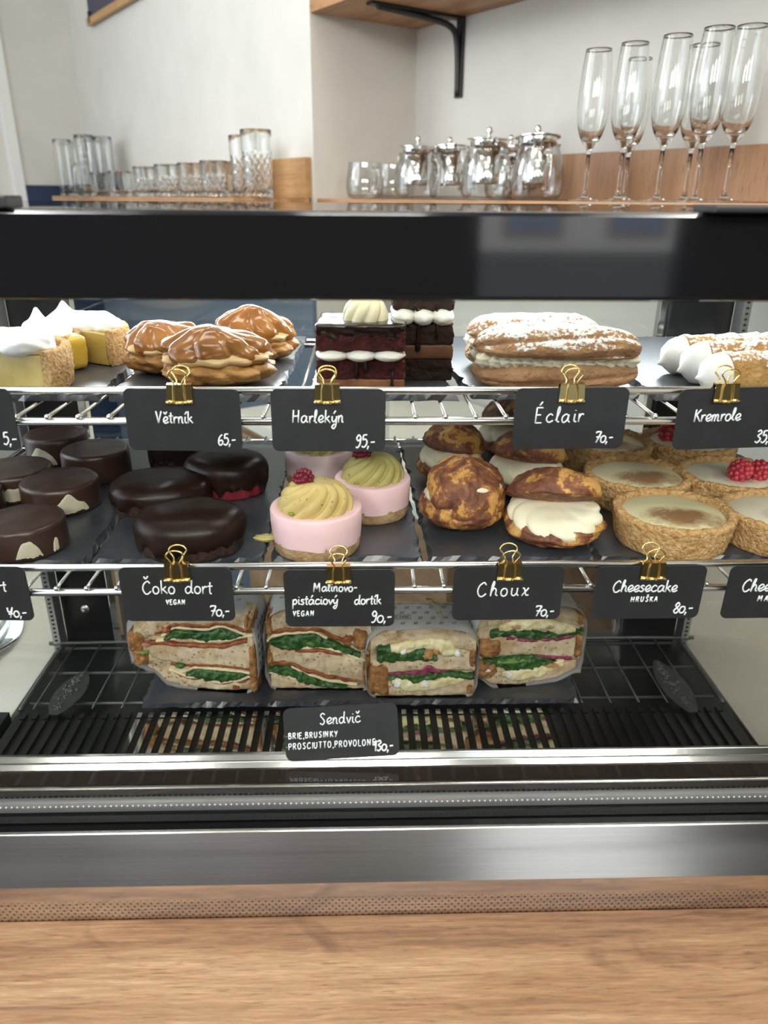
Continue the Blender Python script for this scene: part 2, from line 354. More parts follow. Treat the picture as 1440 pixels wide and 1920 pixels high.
def box(bm, c, s, rz=0, bev=0):
    b = NB(); bmesh.ops.create_cube(b, size=1)
    bmesh.ops.scale(b, vec=s, verts=b.verts)
    if bev: bmesh.ops.bevel(b, geom=b.edges[:], offset=bev, segments=2, profile=.6, affect='EDGES')
    add(bm, b, Matrix.Translation(c) @ Matrix.Rotation(rz, 4, 'Z'))
def rng(bm, x0, x1, y0, y1, z0, z1, bev=0):
    box(bm, ((x0+x1)/2, (y0+y1)/2, (z0+z1)/2), (abs(x1-x0), abs(y1-y0), abs(z1-z0)), 0, bev)
def hexa(bm, P, bev=0):
    b = NB(); v = [b.verts.new(q) for q in P]
    for f in ((0, 1, 2, 3), (7, 6, 5, 4), (0, 1, 5, 4), (1, 2, 6, 5), (2, 3, 7, 6), (3, 0, 4, 7)): b.faces.new([v[i] for i in f])
    if bev: bmesh.ops.bevel(b, geom=b.edges[:], offset=bev, segments=2, profile=.6, affect='EDGES')
    add(bm, b)
def tube(bm, pts, r, seg=8, closed=False, flat=1.0, nrm=None):
    pts = [Vector(p) for p in pts]; n = len(pts); rings = []
    prev = None
    for i, p in enumerate(pts):
        a = pts[(i-1) % n] if (closed or i > 0) else p
        b = pts[(i+1) % n] if (closed or i < n-1) else p
        t = (b-a).normalized() if (b-a).length > 1e-9 else Vector((1, 0, 0))
        if nrm is not None: N = Vector(nrm); N = (N - t*N.dot(t)).normalized()
        elif prev is None:
            N = t.orthogonal().normalized()
        else:
            N = prev - t*prev.dot(t); N = N.normalized() if N.length > 1e-6 else t.orthogonal().normalized()
        prev = N; B = t.cross(N)
        rr = r(i/(max(n-1, 1))) if callable(r) else r
        rings.append([bm.verts.new(p + (N*math.cos(2*PI*k/seg)*flat + B*math.sin(2*PI*k/seg))*rr) for k in range(seg)])
    m = n if closed else n-1
    for i in range(m):
        A, Bq = rings[i], rings[(i+1) % n]
        for k in range(seg): bm.faces.new((A[k], A[(k+1) % seg], Bq[(k+1) % seg], Bq[k]))
    if not closed:
        bm.faces.new(rings[0][::-1]); bm.faces.new(rings[-1])
def revolve(bm, prof, seg=48, fn=None, a0=0, a1=2*PI, c=(0, 0, 0)):
    full = abs(a1-a0-2*PI) < 1e-6; n = seg if full else seg+1
    rings = []
    for i, (r, z) in enumerate(prof):
        if r < 1e-7 and fn is None:
            rings.append([bm.verts.new((c[0], c[1], c[2]+z))]*n); continue
        if r < 1e-7:
            rr, zz = fn(0, r, z, i); rings.append([bm.verts.new((c[0], c[1], c[2]+zz))]*n); continue
        L = []
        for k in range(n):
            th = a0+(a1-a0)*k/seg; rr, zz = (r, z) if fn is None else fn(th, r, z, i)
            L.append(bm.verts.new((c[0]+rr*math.cos(th), c[1]+rr*math.sin(th), c[2]+zz)))
        rings.append(L)
    for A, B in zip(rings, rings[1:]):
        for k in range(seg):
            q = [A[k], A[(k+1) % n], B[(k+1) % n], B[k]]
            q2 = []
            for v in q:
                if v not in q2: q2.append(v)
            if len(q2) > 2:
                try: bm.faces.new(q2)
                except ValueError: pass
    return rings
def blob(bm, c, rad, fn=None, seg=40, rings=24, mx=None):
    b = NB(); bmesh.ops.create_uvsphere(b, u_segments=seg, v_segments=rings, radius=1)
    for v in b.verts:
        d = v.co.normalized(); s = fn(d) if fn else 1
        v.co = Vector((d.x*rad[0], d.y*rad[1], d.z*rad[2]))*s
    T = Matrix.Translation(c)
    add(bm, b, T @ mx if mx is not None else T)
def nz(p, f, seed=0): return noise.noise(Vector((p[0]*f+seed*7.3, p[1]*f-seed*3.1, p[2]*f+seed*1.7)))
def fbm(p, f, seed=0, o=3):
    s = 0; a = 1
    for i in range(o): s += a*nz(p, f, seed+i*11); f *= 2.1; a *= .5
    return s
def rbox(bm, size, cuts=(14, 8, 6), k=.15, amp=.001, fr=120, seed=0, c=(0, 0, 0), taper=0):
    """rounded, slightly uneven block"""
    nx, ny, nzz = cuts; V = {}
    hx, hy, hz = size[0]/2, size[1]/2, size[2]/2; kk = k*min(hx, hy, hz)*2
    def vert(i, j, l):
        key = (i, j, l)
        if key in V: return V[key]
        p = Vector(((2*i/nx-1)*hx, (2*j/ny-1)*hy, (2*l/nzz-1)*hz)); q = Vector(); d = Vector()
        for a, h in ((0, hx), (1, hy), (2, hz)):
            lim = h-kk; q[a] = max(-lim, min(lim, p[a])); d[a] = p[a]-q[a]
        if d.length > 1e-9: p = q+d.normalized()*min(kk, max(abs(x) for x in d))
        s = 1+taper*(p.z/hz); p.x *= s; p.y *= s
        p += Vector((fbm(p, fr, seed), fbm(p, fr, seed+5), fbm(p, fr, seed+9)*.6))*amp
        V[key] = bm.verts.new(p+Vector(c)); return V[key]
    def face(a, b, c_, d_): bm.faces.new((a, b, c_, d_))
    for i in range(nx):
        for j in range(ny):
            for l in (0, nzz): face(vert(i, j, l), vert(i+1, j, l), vert(i+1, j+1, l), vert(i, j+1, l))
        for l in range(nzz):
            for j in (0, ny): face(vert(i, j, l), vert(i+1, j, l), vert(i+1, j, l+1), vert(i, j, l+1))
    for j in range(ny):
        for l in range(nzz):
            for i in (0, nx): face(vert(i, j, l), vert(i, j+1, l), vert(i, j+1, l+1), vert(i, j, l+1))
def lerp_curve(c, u):
    if u <= c[0][0]: return c[0][1]
    for (a, va), (b, vb) in zip(c, c[1:]):
        if u <= b: 
            t = (u-a)/(b-a); t = t*t*(3-2*t); return va+(vb-va)*t
    return c[-1][1]
def cat_rom(pts, n=6):
    P = [Vector((*p, 0)) if len(p) == 2 else Vector(p) for p in pts]
    if len(P) < 3: return P
    out = []
    for i in range(len(P)-1):
        p0, p1, p2, p3 = P[max(i-1, 0)], P[i], P[i+1], P[min(i+2, len(P)-1)]
        for k in range(n):
            t = k/n
            out.append(.5*((2*p1)+(p2-p0)*t+(2*p0-5*p1+4*p2-p3)*t*t+(3*p1-p0-3*p2+p3)*t**3))
    out.append(P[-1]); return out

# ------------------------------------------------------------------ the room
def wall_frame():
    d = ray(-360, 366); a = Vector((d.x, d.y, 0)).normalized()       # along the bar wall, away to the left
    b = Vector((a.y, -a.x, 0))                                          # into the wall
    return a, b
WA, WB = wall_frame()
d = ray(590, 371); C1 = d*(2.02/d.y)
NL = .31                                                                # depth of the niche
C2 = C1 + WB*NL; C2.z = 0; C1.z = 0
WROT = math.atan2(-WA.y, -WA.x)                                         # local +x runs along the bar wall towards the guest
def W(s, t, z=0):
    p = C2 - WA*s - WB*t; p.z = z; return p
def wbox(bm, s0, s1, t0, t1, z0, z1, bev=0):
    box(bm, W((s0+s1)/2, (t0+t1)/2, (z0+z1)/2), (abs(s1-s0), abs(t1-t0), abs(z1-z0)), WROT, bev)
ZF, ZC = -1.40, 1.45
bm = NB(); wbox(bm, -.02, 3.6, -.15, 0, ZF, ZC); struct('wall_back', bm, 'plaster')
bm = NB(); wbox(bm, -2.4, 0, NL-.15, NL, ZF, ZC); wbox(bm, -.15, 0, -.15, NL-.15, ZF, ZC); struct('wall_niche', bm, 'plaster')
SL = -1.95
bm = NB(); wbox(bm, SL-.15, SL, NL, NL+.27, ZF, ZC); struct('wall_left', bm, 'plaster')
bm = NB(); wbox(bm, SL-.14, SL+.012, NL+.27, NL+.31, ZF, ZC); struct('trim_1', bm, 'plaster_shade')
bm = NB(); wbox(bm, SL-.3, SL-.05, NL+.31, 3.2, ZF, ZC); struct('wall_side', bm, 'plaster')
bm = NB(); wbox(bm, SL, SL+.012, NL, NL+.27, ZF, .036); struct('trim_2', bm, 'navy')
M['slate_paint'] = plain('slate_paint', (.11, .14, .18), .5)
bm = NB(); wbox(bm, SL+.012, -.005, NL, NL+.012, ZF, -.036); struct('trim_3', bm, 'slate_paint')
bm = NB(); rng(bm, -4.5, 4.5, -3.2, 5.2, ZF-.1, ZF); struct('floor', bm, 'dark_floor')
bm = NB(); rng(bm, -4.5, 4.5, -2.45, 5.2, ZC, ZC+.1); struct('ceiling', bm, 'plaster_shade')
# the shop front behind the guest: a wall with a glazed opening towards the street
k_ = 0
M['taupe_wall'] = plain('taupe_wall', (.26, .225, .20), .7); M['grey_wall'] = plain('grey_wall', (.62, .62, .64), .7); M['rose_wall'] = plain('rose_wall', (.50, .41, .40), .7)
for x0, x1, mt in ((-4.5, -1.75, 'grey_wall'), (-1.75, -1.35, 'taupe_wall'), (-1.35, -1.22, 'grey_wall'), (-1.22, -1.0, 'taupe_wall'), (-1.0, -.75, 'grey_wall'), (-.75, -.55, 'rose_wall'), (-.55, -.42, 'grey_wall'), (-.42, -.3, 'rose_wall'), (-.3, .42, 'taupe_wall'), (1.30, 4.5, 'dark_wall')):
    bm = NB(); rng(bm, x0, x1, -2.45, -2.3, .0, ZC); struct('wall_front_panel_%d' % k_, bm, mt); k_ += 1
bm = NB(); rng(bm, -4.5, .42, -2.45, -2.3, ZF, 0); rng(bm, 1.30, 4.5, -2.45, -2.3, ZF, 0); rng(bm, .42, 1.30, -2.45, -2.3, ZF, -.9); struct('wall_front', bm, 'dark_wall')
bm = NB(); rng(bm, .42, .46, -2.42, -2.33, -.9, ZC); rng(bm, 1.26, 1.30, -2.42, -2.33, -.9, ZC); rng(bm, .42, 1.30, -2.42, -2.33, .55, .60); struct('window_1', bm, 'satin_black')
bm = NB(); rng(bm, 4.35, 4.5, -2.3, 5.2, ZF, ZC); struct('wall_right', bm, 'plaster')
# across the street
bm = NB(); rng(bm, -24, 24, -26, -3.2, ZF-.25, ZF-.15); struct('street', bm, 'asphalt')
t = thing('street_house', 'pale house across the street seen mirrored in the black header', 'building', (2, -24, ZF-.15))
bm = NB(); rng(bm, -22, 22, -.6, 0, 0, 13); obj('wall', bm, 'house_wall', t, False)
for k in range(-5, 6):
    bm = NB(); rng(bm, k*3.3-.95, k*3.3+.95, 0, .05, .42, 1.32); wn = obj('window', bm, 'cabinet', t, False)
    bm = NB(); rng(bm, k*3.3-.82, k*3.3-.05, .05, .07, .52, 1.22); rng(bm, k*3.3+.05, k*3.3+.82, .05, .07, .52, 1.22); obj('pane', bm, 'street_pane', wn, False)

# bar shelves on the wall
ZS = -.0055
def wall_board(name, label, s0, s1, t0, t1, z0, z1, mat, cat, bev=.001):
    bm = NB(); L = (abs(s1-s0), abs(t1-t0), abs(z1-z0)); box(bm, (0, 0, 0), L, 0, bev)
    o = obj(name, bm, mat, None, False, W((s0+s1)/2, (t0+t1)/2, (z0+z1)/2)); o.rotation_euler = (0, 0, WROT)
    return tag(o, label, cat)
wall_board('wall_shelf', 'oak shelf board carrying the champagne flutes and teapots in the niche', .002, 2.2, .002, NL-.005, ZS-.028, ZS, 'shelf_wood', 'shelf')
wall_board('backsplash_board', 'low upright oak board behind the champagne flutes', .36, 2.2, .001, .016, ZS+.0005, .085, 'board_wood', 'board')
wall_board('wall_shelf', 'oak shelf board carrying the tumblers and decanters', -1.72, -.004, NL+.013, NL+.22, ZS-.03, ZS, 'shelf_wood', 'shelf')
wall_board('backsplash_board', 'low upright oak board behind the cut glass tumblers', -.80, -.012, NL+.001, NL+.018, ZS+.0005, .088, 'hanger_wood', 'board')
wall_board('overhead_shelf', 'oak shelf board high above the teapots, held by a black bracket', .003, 2.2, .001, NL+.0, .386, .411, 'shelf_wood', 'shelf')
# shelf bracket
t = thing('shelf_bracket', 'black metal L-shaped bracket under the high oak shelf', 'bracket', W(.175, .002, .386), WROT)
bm = NB(); rng(bm, -.012, .012, -.262, 0, -.006, -.0005, .0008); obj('shelf_arm', bm, 'satin_black', t, False)
bm = NB(); rng(bm, -.012, .012, -.006, 0, -.165, -.0005, .0008); obj('wall_arm', bm, 'satin_black', t, False)
bm = NB(); tube(bm, cat_rom([(0, -.24, -.006), (0, -.12, -.012), (0, -.035, -.022), (0, -.012, -.06), (0, -.006, -.16)], 6), .007, 8); obj('rib', bm, 'satin_black', t)
# poster hanger
p = W(-1.0, NL+.012, 0)
t = thing('poster', 'dark poster on a slim oak hanger rail, at the top of the white wall', 'poster', W(-1.62, NL+.012, .60), WROT)
bm = NB(); rng(bm, 0, .6, -.012, .006, -.012, .012, .001); obj('hanger_rail', bm, 'hanger_wood', t, False)
bm = NB(); rng(bm, .01, .6, -.003, .0, .012, .7); obj('print', bm, 'poster', t, False)
bm = NB(); rng(bm, .03, .045, -.0135, .0, -.008, .03); obj('clasp', bm, 'satin_black', t, False)

# ------------------------------------------------------------------ the counter and the display case
XL, XR = -.392, .417
ZCT = -.4416           # top of the wooden counter
bm = NB(); rng(bm, -1.3, 1.3, .265, .3550, -.480, ZCT, .002)
tag(obj('counter', bm, 'counter', None, False), 'oak-look counter top with knots in front of the pastry case', 'counter')
M['beige_top'] = mottled('beige_worktop', [(.3, (.31, .275, .23)), (.7, (.38, .345, .30))], 7, .35, .05)
for nm, x0, x1, mt, lb in (('side_counter', -2.1, XL-.006, 'white_top', 'white side counter beside the pastry case, under the glass dome'),
                           ('side_counter', XR+.006, .80, 'beige_top', 'beige side counter beyond the case glass, below the pear and raspberry tarts')):
    bm = NB(); rng(bm, x0, x1, .690 if x0 < 0 else .45, 1.15, -.58, -.541, .001); tag(obj(nm, bm, mt, None, False), lb, 'counter')
    # its plinth
case = thing('display_case', 'glass pastry display case with black header and brushed steel front', 'display case', (0, .62, -.6))
def cpart(name, bm, mat, parent=None, smooth=False):
    o = obj(name, bm, mat, parent or case, smooth)
    if parent is None: o.location = (0, -.62, .6)
    return o
bm = NB(); rng(bm, -.44, .465, .384, .408, -.0478, -.0062, .0022); h = cpart('header', bm, 'gloss_black')
bm = NB(); rng(bm, .165, .30, .372, .400, -.0061, -.0028, .001); cpart('hinge_cap', bm, 'satin_black')
bm = NB(); rng(bm, -.30, -.166, .380, .400, -.0061, -.0005, .001); cpart('hinge_cap', bm, 'satin_black')
bm = NB(); rng(bm, XL, XR, .408, .87, -.0115, -.0062); cpart('roof_glass', bm, 'pane')
bm = NB(); rng(bm, XL, XR, .3835, .3895, -.378, -.048); fg = cpart('front_glass', bm, 'pane')
bm = NB(); rng(bm, XL, XR, .384, .389, -.3775, -.3698); sp = cpart('spacer', bm, 'spacer', fg)
bm = NB()
x = XL+.004
while x < XR:
    blob(bm, (x, .3838, -.3727), (.0007, .0004, .0006), seg=6, rings=4); x += .0036
cpart('spacer_perforation', bm, 'spacer_dot', sp); bpy.data.objects['spacer_perforation'].parent = fg
bm = NB(); rng(bm, XL, XR, .3900, .3945, -.3760, -.3640); ib = cpart('inner_spacer', bm, 'frame_black')
bm = NB(); x = XL+.004
while x < XR:
    blob(bm, (x, .3899, -.3700), (.0008, .0004, .0006), seg=6, rings=4); x += .0036
cpart('spacer_perforation', bm, 'dark_wire', ib).location = (0, 0, 0)
bm = NB(); rng(bm, XL, XR, .3898, .3915, -.3640, -.3626, .0003); cpart('chrome_edge', bm, 'chrome')
for nm, x in (('side_glass', XL), ('side_glass', XR)):
    bm = NB(); rng(bm, x-.0025, x+.0025, .392, .862, -.545, -.0118); g = cpart(nm, bm, 'pane')
    bm = NB(); rng(bm, x-.0045, x+.0045, .822, .842, -.54, -.012); s = cpart('spacer', bm, 'spacer', g)
    bm = NB()
    for k in range(88): blob(bm, (x, .8215, -.535+k*.006), (.0022, .0006, .0014), seg=6, rings=4)
    cpart('spacer_perforation', bm, 'satin_black', g)
bm = NB(); rng(bm, .645, .665, .70, 1.12, -.5405, -.06, .002); tag(obj('partition_board', bm, 'side_wall', None, False), 'pale upright board standing on the beige side counter beyond the raspberry tarts', 'board')
# front base: sill, lip, frame, steel panel
bm = NB(); rng(bm, XL, XR, .396, .424, -.375, -.371); cpart('sill', bm, 'sill_black')
bm = NB(); hexa(bm, [(XL, .4160, -.3712), (XR, .4160, -.3712), (XR, .4245, -.3712), (XL, .4245, -.3712), (XL, .4189, -.3676), (XR, .4189, -.3676), (XR, .4245, -.3676), (XL, .4245, -.3676)], .0004)
hexa(bm, [(XL, .4196, -.3677), (XR, .4196, -.3677), (XR, .4245, -.3677), (XL, .4245, -.3677), (XL, .4222, -.3640), (XR, .4222, -.3640), (XR, .4245, -.3636), (XL, .4245, -.3636)], .0004)
cpart('sill_lip', bm, 'lip_steel')
bm = NB(); hexa(bm, [(-.44, .3702, -.3845), (.465, .3702, -.3845), (.465, .384, -.3845), (-.44, .384, -.3845), (-.44, .3702, -.3822), (.465, .3702, -.3822), (.465, .384, -.3778), (-.44, .384, -.3778)]); rng(bm, -.44, .465, .376, .44, -.60, -.3785); cpart('lower_frame', bm, 'frame_black')
bm = NB(); hexa(bm, [(-.44, .3530, -.4108), (.465, .3530, -.4108), (.465, .3560, -.4108), (-.44, .3560, -.4108), (-.44, .3692, -.3812), (.465, .3692, -.3812), (.465, .3720, -.3812), (-.44, .3720, -.3812)], .0006); cpart('steel_panel', bm, 'brushed')
bm = NB(); rng(bm, -.44, .465, .3550, .3585, ZCT-.03, -.4110); cpart('vent_panel', bm, 'perforated')
bm = NB(); rng(bm, XL-.004, XR+.004, .44, .875, -.62, -.548); rng(bm, -.62, XL-.003, .44, .688, -.62, -.53)
cpart('base_tray', bm, 'deck_black')
# rear: posts, sliding doors
YR = .85
def xat(px, py, Y): return ony(px, py, Y).x
for x0, x1 in ((XL+.003, xat(213, 1170, YR)), (xat(1166, 1170, YR), XR-.003)):
    bm = NB(); rng(bm, x0, x1, YR-.004, YR+.012, -.548, -.012, .001); q = cpart('corner_post', bm, 'black')
    bm = NB(); blob(bm, ((x0+x1)/2, YR-.006, -.49), (.006, .004, .006)); cpart('hinge_pin', bm, 'chrome', q)
xl, xr = xat(213, 1170, YR), xat(1166, 1170, YR)
for x0, x1, y, ex in ((xl, .03, YR+.001, xl), (.02, xr, YR+.009, xr-.009)):
    bm = NB(); rng(bm, x0, x1, y, y+.004, -.54, -.02); g = cpart('sliding_door', bm, 'rear_pane')
    bm = NB(); rng(bm, ex, ex+.009, y-.006, y+.006, -.546, -.013, .0008); cpart('edge_strip', bm, 'chrome', g)
bm = NB(); rng(bm, XL+.004, XR-.004, YR-.006, YR+.014, -.0118-.018, -.0118); cpart('rear_rail', bm, 'satin_black')
bm = NB(); rng(bm, XL+.004, XR-.004, YR-.006, YR+.014, -.56, -.546); cpart('rear_rail', bm, 'satin_black')

bm = NB(); rng(bm, XL+.03, XR-.03, YR-.030, YR-.0075, -.0300, -.0125, .001); fill_box = cpart('case_fill_housing', bm, 'chrome')  # unseen housing, added to carry the extra light below
area('case_fill', (.0125, YR-.032, -.0315), (.0125, .58, -.15), .72, .014, 3.2, (.86, .94, 1))  # light added at the rear of the case to brighten the shelves
# interior: rack of the deck, slotted plate
deck = thing('deck_rack', 'black wire rack lying on the floor of the case behind the slotted plate', 'rack', (0, .76, -.5295))
bm = NB()
x = XL+.022
xs = []
while x < XR-.01: xs.append(x); x += .0325
for x in xs: tube(bm, [(x, -.068, .0), (x, .07, .0)], .0011, 6)
obj('wires', bm, 'dark_wire', deck)
bm = NB()
for y in (-.055, .004, .058): tube(bm, [(XL+.012, y, -.003), (XR-.012, y, -.003)], .0019, 8)
tube(bm, cat_rom([(XL+.008, -.07, .0), (XL+.008, .05, .0), (XL+.02, .066, 0), (0, .066, 0), (XR-.02, .066, 0), (XR-.008, .05, 0), (XR-.008, -.07, 0)], 8), .0024, 8)
obj('rods', bm, 'dark_wire', deck)
grille = thing('slotted_plate', 'polished steel plate with long black slots in front of the sandwiches', 'grille', (0, .62, -.531))
bm = NB(); rng(bm, XL+.004, XR-.004, -.18, .066, -.006, -.0035); obj('backing', bm, 'deck_black', grille, False)
bp, bd, be = NB(), NB(), NB(); x = XL+.012
while x < XR-.016:
    b_ = bp if -.262 < x < .205 else (bd if x < 0 else be)  # outer bars coloured black in place of the dark reflection in the steel
    rng(b_, x, x+.0052, -.17, .0545, -.0034, .0); rng(b_, x, x+.0052, .0575, .066, -.0034, .0); x += .01275
obj('polished_bars', bp, 'mirror_steel', grille, False); obj('dark_reflection_bars', bd, 'deck_black', grille, False); obj('dark_reflection_bars', be, 'deck_black', grille, False)

# wire shelves
def wire_shelf(label, Y, ztop, zbot, yb):
    t = thing('wire_shelf', label, 'shelf', (0, Y, zbot), 0, 'chromed wire shelves of the case')
    bm = NB(); tube(bm, [(XL+.006, 0, ztop-zbot), (XR-.006, 0, ztop-zbot)], .0029, 12); obj('top_rail', bm, 'rod_steel', t)
    bm = NB(); tube(bm, [(XL+.006, 0, 0), (XR-.006, 0, 0)], .0029, 12); obj('bottom_rail', bm, 'rod_steel', t)
    bm = NB(); x = XL+.02
    while x < XR-.01:
        tube(bm, [(x, -.001, .0032), (x, yb-Y, .0042)], .0014, 6); blob(bm, (x, -.0006, .0034), (.0021, .0024, .0021), seg=8, rings=6); x += .0215
    obj('wires', bm, 'rod_steel', t)
    bm = NB()
    for yy in (yb-Y-.03, yb-Y): tube(bm, [(XL+.006, yy, 0.0), (XR-.006, yy, 0.0)], .0026, 10)
    for xx in (XL+.007, XR-.007): tube(bm, [(xx, 0, ztop-zbot), (xx, 0, 0), (xx, yb-Y, 0)], .0026, 10)
    obj('frame', bm, 'rod_steel', t); return t
wire_shelf('upper chromed wire shelf carrying the glazed buns, cake slices and cream rolls', .514, -.125, -.147, .835)
wire_shelf('lower chromed wire shelf carrying the chocolate cakes, pink cakes and tarts', .48, -.2445, -.2645, .842)
ZU, ZL, ZD = -.1355, -.2525, -.5225         # tops of the slates on the upper shelf, lower shelf and deck

def slate_board(label, x0, x1, y0, y1, ztop, seed, skew=(0, 0), grp='slate serving boards'):
    cx, cy = (x0+x1)/2, (y0+y1)/2; th = .0058
    bm = NB(); nx, ny = max(int((x1-x0)/.006), 4), max(int((y1-y0)/.006), 4); V = {}
    for l in (0, 1):
        for i in range(nx+1):
            for j in range(ny+1):
                if l == 0 and 0 < i < nx and 0 < j < ny: continue
                u, v = i/nx, j/ny
                x, y = x0+(x1-x0)*u, y0+(y1-y0)*v
                x += (skew[0]*(1-u)+skew[1]*u)*v
                edge = i in (0, nx) or j in (0, ny)
                if edge:
                    a = .0022*(fbm((x*1.0, y*1.0, l*.01), 120, seed)-.25) - (.0028 if l == 1 else 0)*abs(nz((x, y, 0), 90, seed+3))*2
                    if i == 0: x -= a
                    if i == nx: x += a
                    if j == 0: y -= a
                    if j == ny: y += a
                z = ztop if l else ztop-th
                if edge and l: z -= .0012*abs(nz((x, y, 1), 140, seed))
                V[i, j, l] = bm.verts.new((x-cx, y-cy, z-ztop+th))
    for i in range(nx):
        for j in range(ny): bm.faces.new((V[i, j, 1], V[i+1, j, 1], V[i+1, j+1, 1], V[i, j+1, 1]))
    ring = [(i, 0) for i in range(nx)]+[(nx, j) for j in range(ny)]+[(i, ny) for i in range(nx, 0, -1)]+[(0, j) for j in range(ny, 0, -1)]
    for a, b in zip(ring, ring[1:]+ring[:1]): bm.faces.new((V[a[0], a[1], 0], V[b[0], b[1], 0], V[b[0], b[1], 1], V[a[0], a[1], 1]))
    bm.faces.new([V[i, j, 0] for i, j in ring[::-1]])
    o = obj('slate_board', bm, 'slate', None, False, (cx, cy, ztop-th))
    return tag(o, label, 'slate', grp)
def xz(px, py, z): return onz(px, py, z).x
slate_board('slate board under the meringue tarts', -.335, xz(178, 742, ZU), .548, .80, ZU, 1, (0, -.006))
slate_board('slate board under the caramel glazed buns', xz(192, 745, ZU), xz(520, 742, ZU), .545, .80, ZU, 2, (-.008, .004))
slate_board('slate board under the layered cake slices', xz(577, 742, ZU), xz(862, 742, ZU), .548, .80, ZU, 3, (0, -.016))
slate_board('slate board under the cream filled eclairs', xz(890, 745, ZU), xz(1218, 745, ZU), .552, .80, ZU, 4, (-.02, -.004))
slate_board('slate board under the sugared cream rolls', xz(1248, 748, ZU), .40, .548, .80, ZU, 5, (-.012, 0))
slate_board('slate board under the small dark chocolate cakes', -.36, xz(155, 1056, ZL), .506, .815, ZL, 6, (0, -.004))
slate_board('slate board under the big chocolate dome cakes', xz(163, 1056, ZL), xz(492, 1052, ZL), .508, .80, ZL, 7, (0, 0))
slate_board('slate board under the pink mousse cakes', xz(503, 1054, ZL), xz(795, 1050, ZL), .508, .80, ZL, 8, (0, -.006))
slate_board('slate board under the choux buns', xz(806, 1050, ZL), xz(1120, 1046, ZL), .508, .81, ZL, 9, (-.01, 0))
slate_board('slate board under the pear and raspberry tarts', xz(1127, 1046, ZL), .405, .508, .835, ZL, 10, (-.004, 0))
slate_board('large slate board under the wrapped sandwiches on the case floor', -.25, .243, .69, .822, ZD, 11, (.0, .006))

